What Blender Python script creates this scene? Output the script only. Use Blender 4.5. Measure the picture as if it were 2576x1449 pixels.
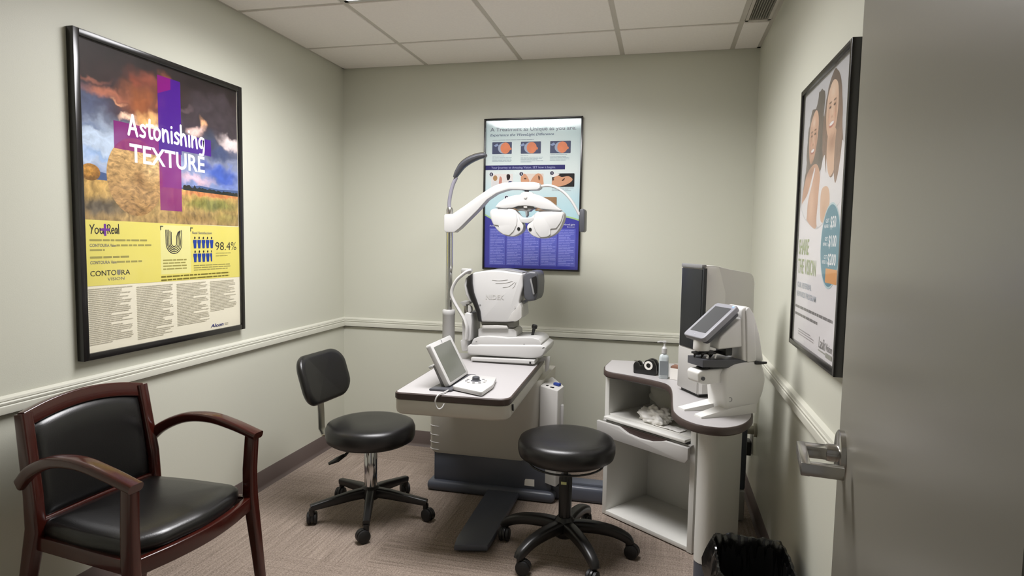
import bpy, bmesh, math, random
from mathutils import Vector, Matrix, noise
random.seed(7)
V = Vector
C = bpy.context.scene.collection
for o in list(bpy.data.objects): bpy.data.objects.remove(o, do_unlink=True)

# ------------------------------------------------------------------ camera, world, exposure
F_PX, CAM = 1578.51, V((2.07053, -3.81662, 1.36866))
YAW, PITCH, ROLL = -0.234489, -0.0763761, 0.0170851
def cam_axes():
    f = V((math.sin(YAW)*math.cos(PITCH), math.cos(YAW)*math.cos(PITCH), math.sin(PITCH)))
    r = V((math.cos(YAW), -math.sin(YAW), 0)); u = r.cross(f)
    return math.cos(ROLL)*r + math.sin(ROLL)*u, -math.sin(ROLL)*r + math.cos(ROLL)*u, f
R_, U_, F_ = cam_axes()
cd = bpy.data.cameras.new('camera'); co = bpy.data.objects.new('camera', cd); C.objects.link(co)
cd.sensor_fit = 'HORIZONTAL'; cd.sensor_width = 36.0; cd.lens = F_PX/2576*36; cd.clip_start = 0.02; cd.clip_end = 60
co.matrix_world = Matrix(((R_.x, U_.x, -F_.x, CAM.x), (R_.y, U_.y, -F_.y, CAM.y), (R_.z, U_.z, -F_.z, CAM.z), (0, 0, 0, 1)))
sc = bpy.context.scene; sc.camera = co
sc.view_settings.view_transform = 'Standard'; sc.view_settings.look = 'None'
sc.view_settings.exposure = 0.0; sc.view_settings.gamma = 1.0; sc.view_settings.use_curve_mapping = False
w = bpy.data.worlds.new('world'); sc.world = w; w.use_nodes = True
w.node_tree.nodes['Background'].inputs[0].default_value = (1.0, 0.97, 0.93, 1)
w.node_tree.nodes['Background'].inputs[1].default_value = 0.16
LIGHT_POWER, LIGHT_SPREAD, LENS_GLOW = 40.0, 157.0, 8.0
LIGHT_COLOR = (1.0, 0.985, 1.0, 1)

def at(px, py, y):
    """the point at depth y (metres, world) that lies at a measured position"""
    d = F_ + R_*((px-1288)/F_PX) - U_*((py-724.5)/F_PX)
    return CAM + d*((y-CAM.y)/d.y)

# ------------------------------------------------------------------ materials
def lin(c): c /= 255.0; return c/12.92 if c <= 0.04045 else ((c+0.055)/1.055)**2.4
def rgb(r, g, b): return (lin(r), lin(g), lin(b), 1)
MATS = {}
def mat(name, col, rough=0.5, metal=0.0, spec=0.5, bump=0.0, bscale=200.0, coat=0.0, vary=0.0, vscale=8.0, emit=0.0, aniso=None):
    if name in MATS: return MATS[name]
    m = bpy.data.materials.new(name); m.use_nodes = True; MATS[name] = m
    nt = m.node_tree; b = nt.nodes['Principled BSDF']
    b.inputs['Base Color'].default_value = col; b.inputs['Roughness'].default_value = rough
    b.inputs['Metallic'].default_value = metal; b.inputs['Specular IOR Level'].default_value = spec
    b.inputs['Coat Weight'].default_value = coat; b.inputs['Coat Roughness'].default_value = 0.08
    if emit:
        b.inputs['Emission Color'].default_value = col; b.inputs['Emission Strength'].default_value = emit
    tc = nt.nodes.new('ShaderNodeTexCoord')
    if bump:
        n = nt.nodes.new('ShaderNodeTexNoise'); n.inputs['Scale'].default_value = bscale; n.inputs['Detail'].default_value = 3
        nt.links.new(tc.outputs['Object'], n.inputs['Vector'])
        bp = nt.nodes.new('ShaderNodeBump'); bp.inputs['Strength'].default_value = bump; bp.inputs['Distance'].default_value = 0.002
        nt.links.new(n.outputs[0], bp.inputs['Height']); nt.links.new(bp.outputs[0], b.inputs['Normal'])
    if vary:
        n = nt.nodes.new('ShaderNodeTexNoise'); n.inputs['Scale'].default_value = vscale; n.inputs['Detail'].default_value = 5
        src = tc.outputs['Object']
        if aniso:
            mp = nt.nodes.new('ShaderNodeMapping'); mp.inputs['Scale'].default_value = aniso
            nt.links.new(src, mp.inputs['Vector']); src = mp.outputs[0]
        nt.links.new(src, n.inputs['Vector'])
        mx = nt.nodes.new('ShaderNodeMix'); mx.data_type = 'RGBA'
        mx.inputs[6].default_value = tuple(c*(1-vary) for c in col[:3])+(1,)
        mx.inputs[7].default_value = tuple(min(1, c*(1+vary)) for c in col[:3])+(1,)
        nt.links.new(n.outputs[0], mx.inputs[0]); nt.links.new(mx.outputs[2], b.inputs['Base Color'])
    return m

wall_m = mat('wall_paint', rgb(206, 206, 192), 0.42, bump=0.12, bscale=260, spec=0.35)
trim_m = mat('rail_paint', rgb(208, 207, 194), 0.35, spec=0.45)
ceil_m = mat('ceiling_tile_board', rgb(240, 234, 228), 0.9, bump=0.25, bscale=420, vary=0.05, vscale=90)
grid_m = mat('ceiling_grid_metal', rgb(196, 190, 180), 0.5)
base_m = mat('rubber_base', rgb(92, 80, 76), 0.5)
door_m = mat('door_paint', rgb(138, 135, 124), 0.26, spec=0.5, bump=0.03, bscale=60)
white = mat('white_plastic', rgb(190, 189, 187), 0.35)
white2 = mat('white_enamel', rgb(184, 182, 178), 0.4)
whiteb = mat('bright_white_plastic', rgb(226, 225, 221), 0.35)
offw = mat('warm_grey_plastic', rgb(196, 193, 184), 0.42)
greyp = mat('grey_plastic', rgb(128, 128, 128), 0.4)
dgrey = mat('dark_grey_plastic', rgb(74, 75, 80), 0.4)
slate = mat('slate_plastic', rgb(80, 84, 94), 0.38)
black = mat('black_plastic', rgb(24, 23, 23), 0.35)
blackfr = mat('black_frame', rgb(26, 24, 24), 0.22, spec=0.6)
vinyl = mat('black_vinyl', rgb(23, 22, 22), 0.34, bump=0.15, bscale=350, spec=0.55)
leather = mat('black_leather', rgb(20, 19, 19), 0.28, bump=0.12, bscale=300, spec=0.6)
rubber = mat('black_rubber', rgb(20, 19, 20), 0.55)
chrome = mat('chrome', rgb(205, 205, 205), 0.1, 1.0)
brushed = mat('satin_chrome', rgb(190, 188, 184), 0.24, 1.0)
steelp = mat('painted_steel', rgb(150, 146, 134), 0.3, 0.8)
wood = mat('cherry_wood', rgb(60, 18, 11), 0.22, spec=0.6, vary=0.35, vscale=9, aniso=(2, 14, 2), coat=0.3)
lamin = mat('grey_laminate', rgb(174, 171, 171), 0.38, vary=0.05, vscale=300)
edgeb = mat('brown_edge_band', rgb(66, 54, 50), 0.4)
cabw = mat('white_melamine', rgb(218, 217, 211), 0.4)
screen = mat('grey_lcd', rgb(104, 106, 98), 0.16, spec=0.5)
dscreen = mat('dark_lcd', rgb(84, 85, 87), 0.12, spec=0.6)
blueled = mat('blue_led', (0.1, 0.3, 1.0, 1), 0.3, emit=6.0)
bluek = mat('blue_plastic', rgb(40, 62, 138), 0.4)
paper = mat('white_paper', rgb(236, 233, 226), 0.8)
tissue = mat('tissue_paper', rgb(240, 238, 232), 0.85, bump=0.3, bscale=60)
liner = mat('black_liner', rgb(16, 16, 16), 0.22, spec=0.9, bump=0.6, bscale=45)
ventm = mat('vent_metal', rgb(150, 148, 136), 0.45)
ventd = mat('vent_dark', rgb(70, 70, 60), 0.7)

def glass_mat(name, tint, rough=0.03, fac=1.0):
    m = bpy.data.materials.new(name); m.use_nodes = True; nt = m.node_tree; nt.nodes.clear()
    out = nt.nodes.new('ShaderNodeOutputMaterial'); mx = nt.nodes.new('ShaderNodeMixShader')
    t = nt.nodes.new('ShaderNodeBsdfTransparent'); g = nt.nodes.new('ShaderNodeBsdfGlossy'); f = nt.nodes.new('ShaderNodeLayerWeight')
    f.inputs['Blend'].default_value = 0.5; t.inputs[0].default_value = tint; g.inputs['Roughness'].default_value = rough
    n = nt.nodes.new('ShaderNodeTexNoise'); n.inputs['Scale'].default_value = 7; tc = nt.nodes.new('ShaderNodeTexCoord')
    nt.links.new(tc.outputs['Object'], n.inputs['Vector'])
    b = nt.nodes.new('ShaderNodeBump'); b.inputs['Strength'].default_value = 0.12; b.inputs['Distance'].default_value = 0.01
    nt.links.new(n.outputs[0], b.inputs['Height']); nt.links.new(b.outputs[0], g.inputs['Normal'])
    pw_ = nt.nodes.new('ShaderNodeMath'); pw_.operation = 'POWER'; pw_.inputs[1].default_value = 5.0; nt.links.new(f.outputs['Facing'], pw_.inputs[0])
    mr = nt.nodes.new('ShaderNodeMapRange'); mr.inputs[3].default_value = 0.03*fac; mr.inputs[4].default_value = 0.8; nt.links.new(pw_.outputs[0], mr.inputs[0])
    nt.links.new(mr.outputs[0], mx.inputs[0]); nt.links.new(t.outputs[0], mx.inputs[1]); nt.links.new(g.outputs[0], mx.inputs[2])
    nt.links.new(mx.outputs[0], out.inputs[0]); MATS[name] = m
    return m
acrylic = glass_mat('acrylic_glazing', (1, 1, 1, 1), 0.09)
clearp = glass_mat('clear_plastic', (0.86, 0.93, 0.97, 1), 0.05)

def see_through(name, col, alpha):
    m = bpy.data.materials.new(name); m.use_nodes = True; b = m.node_tree.nodes['Principled BSDF']
    b.inputs['Base Color'].default_value = col; b.inputs['Alpha'].default_value = alpha; b.inputs['Roughness'].default_value = 0.6
    b.inputs['Specular IOR Level'].default_value = 0.0
    MATS[name] = m; return m

def carpet_mat():
    m = bpy.data.materials.new('carpet'); m.use_nodes = True; nt = m.node_tree; b = nt.nodes['Principled BSDF']
    b.inputs['Roughness'].default_value = 0.95; b.inputs['Specular IOR Level'].default_value = 0.1
    tc = nt.nodes.new('ShaderNodeTexCoord')
    def nz(scale, vec, det=4):
        mp = nt.nodes.new('ShaderNodeMapping'); mp.inputs['Scale'].default_value = vec; mp.inputs['Rotation'].default_value = (0, 0, 0.04)
        n = nt.nodes.new('ShaderNodeTexNoise'); n.inputs['Scale'].default_value = scale; n.inputs['Detail'].default_value = det
        nt.links.new(tc.outputs['Object'], mp.inputs['Vector']); nt.links.new(mp.outputs[0], n.inputs['Vector']); return n.outputs[0]
    def mth(op, a, bb):
        n = nt.nodes.new('ShaderNodeMath'); n.operation = op
        for i, x in enumerate((a, bb)):
            if isinstance(x, (int, float)): n.inputs[i].default_value = x
            else: nt.links.new(x, n.inputs[i])
        return n.outputs[0]
    s1, s2, s3 = nz(1, (3, 75, 1), 2), nz(1, (90, 4, 1), 2), nz(160, (1, 1, 1), 3)
    big = nz(1.6, (1, 1, 1), 1)
    # patches of carpet plank laid in either direction
    br = nt.nodes.new('ShaderNodeTexBrick'); br.inputs['Scale'].default_value = 1.0
    br.inputs['Brick Width'].default_value = 0.9; br.inputs['Row Height'].default_value = 0.3; br.inputs['Mortar Size'].default_value = 0.0
    br.inputs['Color1'].default_value = (0, 0, 0, 1); br.inputs['Color2'].default_value = (1, 1, 1, 1)
    nt.links.new(tc.outputs['Object'], br.inputs['Vector'])
    mixs = nt.nodes.new('ShaderNodeMix'); nt.links.new(br.outputs[0], mixs.inputs[0]); nt.links.new(s1, mixs.inputs[2]); nt.links.new(s2, mixs.inputs[3])
    v = mth('ADD', mth('MULTIPLY', mixs.outputs[0], 0.42), mth('MULTIPLY', s3, 0.60))
    v = mth('ADD', v, mth('MULTIPLY', mth('SUBTRACT', big, 0.5), 0.12))
    v = mth('ADD', v, mth('MULTIPLY', mth('SUBTRACT', br.outputs[0], 0.5), 0.04))
    cr = nt.nodes.new('ShaderNodeValToRGB'); e = cr.color_ramp.elements
    e[0].position = 0.30; e[0].color = rgb(96, 84, 75); e[1].position = 0.72; e[1].color = rgb(172, 157, 144)
    nt.links.new(v, cr.inputs[0]); nt.links.new(cr.outputs[0], b.inputs['Base Color'])
    bp = nt.nodes.new('ShaderNodeBump'); bp.inputs['Strength'].default_value = 0.5; bp.inputs['Distance'].default_value = 0.004
    nt.links.new(v, bp.inputs['Height']); nt.links.new(bp.outputs[0], b.inputs['Normal'])
    return m
carpet = carpet_mat()

def blob_mat(name, base_rows, blobs, warp=0.06, wscale=9, grain=0.0, gscale=60, gvec=(1, 1, 1), rough=0.5):
    """a printed picture: rows of base colour over v, then soft-edged patches (u, v, ru, rv, colour, strength, hardness)"""
    m = bpy.data.materials.new(name); m.use_nodes = True; nt = m.node_tree; b = nt.nodes['Principled BSDF']
    b.inputs['Roughness'].default_value = rough; b.inputs['Specular IOR Level'].default_value = 0.2
    uv = nt.nodes.new('ShaderNodeUVMap')
    n = nt.nodes.new('ShaderNodeTexNoise'); n.inputs['Scale'].default_value = wscale; n.inputs['Detail'].default_value = 6
    nt.links.new(uv.outputs[0], n.inputs['Vector'])
    s = nt.nodes.new('ShaderNodeVectorMath'); s.operation = 'SUBTRACT'; s.inputs[1].default_value = (0.5, 0.5, 0.5); nt.links.new(n.outputs[1], s.inputs[0])
    k = nt.nodes.new('ShaderNodeVectorMath'); k.operation = 'SCALE'; k.inputs['Scale'].default_value = warp*2; nt.links.new(s.outputs[0], k.inputs[0])
    a = nt.nodes.new('ShaderNodeVectorMath'); a.operation = 'ADD'; nt.links.new(uv.outputs[0], a.inputs[0]); nt.links.new(k.outputs[0], a.inputs[1])
    P = a.outputs[0]
    sx = nt.nodes.new('ShaderNodeSeparateXYZ'); nt.links.new(P, sx.inputs[0])
    cr = nt.nodes.new('ShaderNodeValToRGB'); els = cr.color_ramp.elements
    while len(els) < len(base_rows): els.new(0.5)
    lo, hi = base_rows[0][0], base_rows[-1][0]
    for el, (v, c) in zip(els, base_rows): el.position = (v-lo)/(hi-lo); el.color = c
    mr = nt.nodes.new('ShaderNodeMapRange'); mr.inputs[1].default_value = lo; mr.inputs[2].default_value = hi
    nt.links.new(sx.outputs[1], mr.inputs[0]); nt.links.new(mr.outputs[0], cr.inputs[0])
    col = cr.outputs[0]
    for (u, v, ru, rv, c, st, hard) in blobs:
        s1 = nt.nodes.new('ShaderNodeVectorMath'); s1.operation = 'SUBTRACT'; s1.inputs[1].default_value = (u, v, 0); nt.links.new(P, s1.inputs[0])
        s2 = nt.nodes.new('ShaderNodeVectorMath'); s2.operation = 'MULTIPLY'; s2.inputs[1].default_value = (1/ru, 1/rv, 0); nt.links.new(s1.outputs[0], s2.inputs[0])
        s3 = nt.nodes.new('ShaderNodeVectorMath'); s3.operation = 'LENGTH'; nt.links.new(s2.outputs[0], s3.inputs[0])
        r = nt.nodes.new('ShaderNodeMapRange'); r.interpolation_type = 'SMOOTHSTEP'
        r.inputs[1].default_value = hard; r.inputs[2].default_value = 1.0; r.inputs[3].default_value = st; r.inputs[4].default_value = 0
        nt.links.new(s3.outputs[1], r.inputs[0])
        mx = nt.nodes.new('ShaderNodeMix'); mx.data_type = 'RGBA'; mx.inputs[7].default_value = c
        nt.links.new(r.outputs[0], mx.inputs[0]); nt.links.new(col, mx.inputs[6]); col = mx.outputs[2]
    if grain:
        mp = nt.nodes.new('ShaderNodeMapping'); mp.inputs['Scale'].default_value = gvec
        g = nt.nodes.new('ShaderNodeTexNoise'); g.inputs['Scale'].default_value = gscale; g.inputs['Detail'].default_value = 5
        nt.links.new(P, mp.inputs['Vector']); nt.links.new(mp.outputs[0], g.inputs['Vector'])
        r = nt.nodes.new('ShaderNodeMapRange'); r.inputs[1].default_value = 0.3; r.inputs[2].default_value = 0.7
        r.inputs[3].default_value = 1-grain; r.inputs[4].default_value = 1+grain; nt.links.new(g.outputs[0], r.inputs[0])
        mm = nt.nodes.new('ShaderNodeVectorMath'); mm.operation = 'SCALE'
        nt.links.new(col, mm.inputs[0]); nt.links.new(r.outputs[0], mm.inputs['Scale']); col = mm.outputs[0]
    nt.links.new(col, b.inputs['Base Color']); MATS[name] = m
    return m

# ------------------------------------------------------------------ mesh builder
def rrect(w, h, r, n=6):
    pts = []
    for cx, cy, a0 in ((w/2-r, h/2-r, 0), (-w/2+r, h/2-r, 90), (-w/2+r, -h/2+r, 180), (w/2-r, -h/2+r, 270)):
        for i in range(n+1):
            a = math.radians(a0+90*i/n); pts.append((cx+r*math.cos(a), cy+r*math.sin(a)))
    return pts
def ellipse(u, v, a, b=None, n=40):
    b = a if b is None else b
    return [(u+a*math.cos(2*math.pi*i/n), v+b*math.sin(2*math.pi*i/n)) for i in range(n)]
def round_poly(pts, rad, n=5):
    """round the corners of a 2-D polygon; rad may be one number or one per corner"""
    out = []; N = len(pts)
    for i in range(N):
        p0, p, p1 = V(pts[i-1][:2]), V(pts[i][:2]), V(pts[(i+1) % N][:2])
        r = rad[i] if isinstance(rad, (list, tuple)) else rad
        a, b = (p0-p), (p1-p); t = min(r, a.length*0.48, b.length*0.48)
        if t < 1e-6: out.append(tuple(p)); continue
        A, B = p+a.normalized()*t, p+b.normalized()*t
        for k in range(n+1):
            s = k/n; q = A*(1-s)**2+p*2*s*(1-s)+B*s*s; out.append((q.x, q.y))
    return out
def spline(pts, n=8, closed=False):
    P = [V(p) for p in pts]; out = []; N = len(P); rng = N if closed else N-1
    for i in range(rng):
        p0 = P[i-1] if (i > 0 or closed) else P[0]*2-P[1]
        p1, p2 = P[i], P[(i+1) % N]
        p3 = P[(i+2) % N] if (i+2 < N or closed) else P[-1]*2-P[-2]
        for k in range(n):
            t = k/n
            out.append(0.5*((2*p1)+(p2-p0)*t+(2*p0-5*p1+4*p2-p3)*t*t+(3*p1-p0-3*p2+p3)*t**3))
    if not closed: out.append(P[-1])
    return out
def frame_of(t, up=V((0, 0, 1))):
    t = t.normalized()
    if abs(t.dot(up)) > 0.97: up = V((0, 1, 0))
    s = t.cross(up).normalized(); return s, s.cross(t).normalized()

class MB:
    def __init__(self): self.bm = bmesh.new(); self.uv = None
    def _merge(self, b, M=None):
        if M is not None: bmesh.ops.transform(b, matrix=M, verts=b.verts)
        vm = {v: self.bm.verts.new(v.co) for v in b.verts}
        for f in b.faces:
            try: self.bm.faces.new([vm[v] for v in f.verts])
            except ValueError: pass
        b.free()
    def loft(self, loops, cap=True, closed=True):
        bm = self.bm; L = [[bm.verts.new(p) for p in lp] for lp in loops]; n = len(L[0])
        for a, b in zip(L, L[1:]):
            for i in range(n if closed else n-1):
                j = (i+1) % n; bm.faces.new((a[i], a[j], b[j], b[i]))
        if cap: bm.faces.new(L[0][::-1]); bm.faces.new(L[-1])
        return self
    def box(self, lo, hi, bev=0.0, M=None, seg=2):
        b = bmesh.new(); lo, hi = V(lo), V(hi)
        bmesh.ops.create_cube(b, size=1.0)
        for v in b.verts: v.co = V(((lo.x+hi.x)/2+v.co.x*(hi.x-lo.x), (lo.y+hi.y)/2+v.co.y*(hi.y-lo.y), (lo.z+hi.z)/2+v.co.z*(hi.z-lo.z)))
        if bev: bmesh.ops.bevel(b, geom=b.edges[:], offset=bev, segments=seg, profile=0.5, affect='EDGES')
        self._merge(b, M); return self
    def obox(self, c, size, ax, ay, bev=0.0):
        ax, ay = V(ax).normalized(), V(ay).normalized(); az = ax.cross(ay)
        M = Matrix(((ax.x, ay.x, az.x, c[0]), (ax.y, ay.y, az.y, c[1]), (ax.z, ay.z, az.z, c[2]), (0, 0, 0, 1)))
        s = V(size)/2; return self.box(-s, s, bev, M)
    def prism(self, pts, vec, bev=0.0, seg=2, M=None):
        """3-D polygon pts extruded along vec, edges of both faces bevelled"""
        b = bmesh.new(); vec = V(vec)
        f = b.faces.new([b.verts.new(p) for p in pts])
        r = bmesh.ops.extrude_face_region(b, geom=[f]); top = [g for g in r['geom'] if isinstance(g, bmesh.types.BMVert)]
        bmesh.ops.translate(b, vec=vec, verts=top)
        bmesh.ops.recalc_face_normals(b, faces=b.faces)
        if bev:
            vd = vec.normalized(); es = [e for e in b.edges if abs((e.verts[0].co-e.verts[1].co).normalized().dot(vd)) < 0.9]
            bmesh.ops.bevel(b, geom=es, offset=bev, segments=seg, profile=0.5, affect='EDGES', clamp_overlap=True)
        self._merge(b, M); return self
    def zprism(self, pts, z0, z1, bev=0.0, seg=2): return self.prism([(p[0], p[1], z0) for p in pts], (0, 0, z1-z0), bev, seg)
    def slab(self, pix, y, depth, bev=0.0, seg=2):
        """outline in the plane at depth y, extruded away from it"""
        pts = [at(a, b, y) for a, b in pix]; return self.prism([(p.x, y, p.z) for p in pts], (0, depth, 0), bev, seg)
    def tube(self, pts, rad, seg=12, cap=True, flat=None):
        pts = [V(p) for p in pts]; n = len(pts); loops = []; s = u = None
        for i, p in enumerate(pts):
            t = (pts[min(i+1, n-1)]-pts[max(i-1, 0)]).normalized()
            if s is None: s, u = frame_of(t)
            else:
                s = (s-t*s.dot(t)).normalized(); u = s.cross(t).normalized()
            r = rad[i] if isinstance(rad, (list, tuple)) else rad
            ra, rb = (r if isinstance(r, (list, tuple)) else (r, r))
            loops.append([p+s*(ra*math.cos(2*math.pi*k/seg))+u*(rb*math.sin(2*math.pi*k/seg)) for k in range(seg)])
        return self.loft(loops, cap)
    def bar(self, pts, sizes, up=(0, 0, 1), r=0.25):
        """rounded rectangular section swept along pts; sizes = (width, height) per point"""
        pts = [V(p) for p in pts]; n = len(pts); loops = []
        for i, p in enumerate(pts):
            t = (pts[min(i+1, n-1)]-pts[max(i-1, 0)]); s, u = frame_of(t, V(up))
            w_, h_ = sizes[i] if isinstance(sizes, list) else sizes
            loops.append([p+s*a+u*b for a, b in rrect(w_, h_, min(w_, h_)*r, 3)])
        return self.loft(loops)
    def lathe(self, prof, c=(0, 0, 0), axis='Z', seg=32, cap=True):
        c = V(c); loops = []
        for r, z in prof:
            lp = []
            for k in range(seg):
                a = 2*math.pi*k/seg; x, y = r*math.cos(a), r*math.sin(a)
                lp.append(c+(V((x, y, z)) if axis == 'Z' else V((z, x, y)) if axis == 'X' else V((y, z, x))))
            loops.append(lp)
        return self.loft(loops, cap)
    def cyl(self, p0, p1, r0, r1=None, seg=20): return self.tube([p0, p1], [r0, r0 if r1 is None else r1], seg)
    def poly(self, pts, uvs=None):
        f = self.bm.faces.new([self.bm.verts.new(p) for p in pts])
        if uvs:
            self.uv = self.uv or self.bm.loops.layers.uv.new('UVMap')
            for l, q in zip(f.loops, uvs): l[self.uv].uv = q
        return self
    def ribbon(self, pts2, w_, to3):
        P = [V(p) for p in pts2]; n = len(P); L, Rr = [], []
        for i in range(n):
            t = (P[min(i+1, n-1)]-P[max(i-1, 0)])
            t = t.normalized() if t.length > 1e-9 else V((1, 0)); s = V((-t.y, t.x))*w_/2
            L.append(to3(*(P[i]+s))); Rr.append(to3(*(P[i]-s)))
        for i in range(n-1): self.poly([L[i], Rr[i], Rr[i+1], L[i+1]])
        for k, q in enumerate((P[0], P[-1])): self.poly([to3(*e, 0.25+0.2*k) for e in ellipse(q.x, q.y, w_/2, n=12)])
        return self
    def jitter(self, amp, scale, seed=0.0):
        for v in self.bm.verts:
            p = v.co*scale+V((seed, seed*1.7, 0)); v.co += V((noise.noise(p), noise.noise(p+V((31, 0, 0))), noise.noise(p+V((0, 47, 0)))))*amp
        return self

def obj(name, mb, m, parent=None, local=False, label=None, smooth=38, recalc=True):
    bm = mb.bm
    if recalc: bmesh.ops.recalc_face_normals(bm, faces=bm.faces)
    me = bpy.data.meshes.new(name); bm.to_mesh(me); bm.free()
    if parent is not None and not local:
        r = parent
        while r.parent: r = r.parent
        me.transform(ROOTM[r.name].inverted())
    for p in me.polygons: p.use_smooth = True
    me.set_sharp_from_angle(angle=math.radians(smooth))
    me.materials.append(m)
    o = bpy.data.objects.new(name, me); C.objects.link(o)
    if parent is not None: o.parent = parent
    if label: o['label'] = label
    return o
ROOTM = {}
def thing(name, label, cat, loc=(0, 0, 0), rz=0.0, group=None, kind=None):
    o = bpy.data.objects.new(name, None); C.objects.link(o); o.empty_display_size = 0.05
    o.location = loc; o.rotation_euler = (0, 0, rz)
    ROOTM[o.name] = Matrix.Translation(V(loc)) @ Matrix.Rotation(rz, 4, 'Z')
    if label: o['label'] = label
    if cat: o['category'] = cat
    if group: o['group'] = group
    if kind: o['kind'] = kind
    return o
def tag(o, label, cat, group=None):
    o['label'] = label; o['category'] = cat
    if group: o['group'] = group
    return o
def struct(name, mb, m, parent=None, smooth=38):
    o = obj(name, mb, m, parent, smooth=smooth)
    if parent is None: o['kind'] = 'structure'; ROOTM[o.name] = Matrix.Identity(4)
    return o
def text_into(mb, s, o, ux, uy, height, width=None, bold=0.0, shear=0.0, align='LEFT', lift=0.0):
    """flat or raised lettering: baseline starts at o, cap height = height, optionally fitted to width"""
    cu = bpy.data.curves.new('lettering', 'FONT'); cu.body = s; cu.offset = bold; cu.shear = shear; cu.resolution_u = 3
    t = bpy.data.objects.new('lettering', cu); C.objects.link(t)
    dg = bpy.context.evaluated_depsgraph_get(); me = t.evaluated_get(dg).to_mesh()
    vs = [v.co.copy() for v in me.vertices]; fs = [tuple(p.vertices) for p in me.polygons]
    t.evaluated_get(dg).to_mesh_clear(); bpy.data.objects.remove(t, do_unlink=True); bpy.data.curves.remove(cu)
    x0, x1 = min(v.x for v in vs), max(v.x for v in vs)
    k = height/0.70; kx = k if width is None else width/(x1-x0)
    sh = {'LEFT': x0, 'CENTER': (x0+x1)/2, 'RIGHT': x1}[align]
    o, ux, uy = V(o), V(ux), V(uy); nn = ux.cross(uy)*lift
    nv = [mb.bm.verts.new(o+ux*((v.x-sh)*kx)+uy*(v.y*k)+nn) for v in vs]
    for f in fs:
        try: mb.bm.faces.new([nv[i] for i in f])
        except ValueError: pass
    return mb

# ================================================================== THE ROOM
W, H, D = 2.5612, 2.4619, 3.36          # width, height, distance from back wall to door wall
T, C1, D1 = 0.6096, 0.5831, 0.4507      # ceiling tile size, first column, first row
struct('floor', MB().box((-0.1, -D-0.9, -0.1), (W+0.1, 0.1, 0)), carpet)
struct('wall_left', MB().box((-0.1, -D-0.1, 0), (0, 0.1, H+0.1)), wall_m)
struct('wall_back', MB().box((0, 0, 0), (W, 0.1, H+0.1)), wall_m)
struct('wall_right', MB().box((W, -D-0.1, 0), (W+0.1, 0.1, H+0.1)), wall_m)
DX0, DX1, DH = 1.36, 2.325, 2.05        # doorway in the wall the camera looks through
struct('wall_front', MB().box((0, -D-0.1, 0), (DX0, -D, H+0.1)).box((DX1, -D-0.1, 0), (W, -D, H+0.1)).box((DX0, -D-0.1, DH), (DX1, -D, H+0.1)), wall_m)

# ceiling: tiles in a metal grid, an opening for the light and for the air vent
xs = [0]+[C1+T*k for k in range(4)]+[W]
ys = [0]+[-(D1+T*k) for k in range(5)]+[-D]
cb, gb = MB(), MB()
for i in range(len(xs)-1):
    for j in range(len(ys)-1):
        if i in (1, 2) and j == 2: continue
        if i == 4 and j == 1: continue
        x0, x1, y1, y0 = xs[i], xs[i+1], ys[j], ys[j+1]
        g = 0.012
        a0, a1 = x0+(g if i else 0.018), x1-(g if i < len(xs)-2 else 0.018)
        b1, b0 = y1-(g if j else 0.018), y0+(g if j < len(ys)-2 else 0.018)
        cb.box((a0, b0, H-0.004), (a1, b1, H+0.02), 0.003, seg=1)
cb.box((0, -D, H+0.03), (W, 0, H+0.1))
ceil = struct('ceiling', cb, ceil_m)
for k, x in enumerate(xs[1:-1]):
    for y0, y1 in (((-D, ys[3]), (ys[2], 0)) if k == 1 else ((-D, 0),)): gb.box((x-0.012, y0, H+0.001), (x+0.012, y1, H+0.022))
for y in ys[1:-1]: gb.box((0, y-0.012, H+0.0005), (W, y+0.012, H+0.0215))
gb.box((0, -D, H), (0.02, 0, H+0.02)).box((W-0.02, -D, H), (W, 0, H+0.02)).box((0, -0.02, H), (W, 0, H+0.02)).box((0, -D, H), (W, -D+0.02, H+0.02))
struct('ceiling_grid', gb, grid_m, ceil)

# chair rail, moulded profile (height, projection)
ZR = 0.7775
prof = [(0, 0), (0, 0.019), (0.005, 0.020), (0.024, 0.018), (0.027, 0.015), (0.030, 0.017), (0.036, 0.018), (0.040, 0.014), (0.043, 0.016), (0.050, 0.014), (0.055, 0.006), (0.057, 0)]
def rail(name, a, b, n):
    a, b, n = V(a), V(b), V(n)
    struct(name, MB().loft([[p+n*q+V((0, 0, ZR+h)) for h, q in prof] for p in (a, b)]), trim_m, smooth=20)
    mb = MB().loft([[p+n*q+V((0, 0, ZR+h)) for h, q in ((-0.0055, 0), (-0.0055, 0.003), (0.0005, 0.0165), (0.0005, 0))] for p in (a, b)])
    struct('rail_shadow_strip', mb, mat('rail_shadow_brown', rgb(64, 54, 48), 0.8), bpy.data.objects[name])  # thin dark strip painting in the shadow line below the rail
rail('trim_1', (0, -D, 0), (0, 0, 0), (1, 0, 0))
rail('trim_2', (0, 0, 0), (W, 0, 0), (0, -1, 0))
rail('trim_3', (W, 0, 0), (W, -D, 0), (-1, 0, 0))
bprof = [(0, 0), (0, 0.016), (0.003, 0.014), (0.010, 0.006), (0.020, 0.0035), (0.098, 0.003), (0.1016, 0)]
def baseboard(name, a, b, n):
    a, b, n = V(a), V(b), V(n)
    struct(name, MB().loft([[p+n*q+V((0, 0, h)) for h, q in bprof] for p in (a, b)]), base_m, smooth=60)
baseboard('baseboard_left', (0, -D, 0), (0, 0, 0), (1, 0, 0))
baseboard('baseboard_back', (0, 0, 0), (W, 0, 0), (0, -1, 0))
baseboard('baseboard_right', (W, 0, 0), (W, -D, 0), (-1, 0, 0))
baseboard('baseboard_front', (DX0-0.05, -D, 0), (0, -D, 0), (0, 1, 0))
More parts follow.
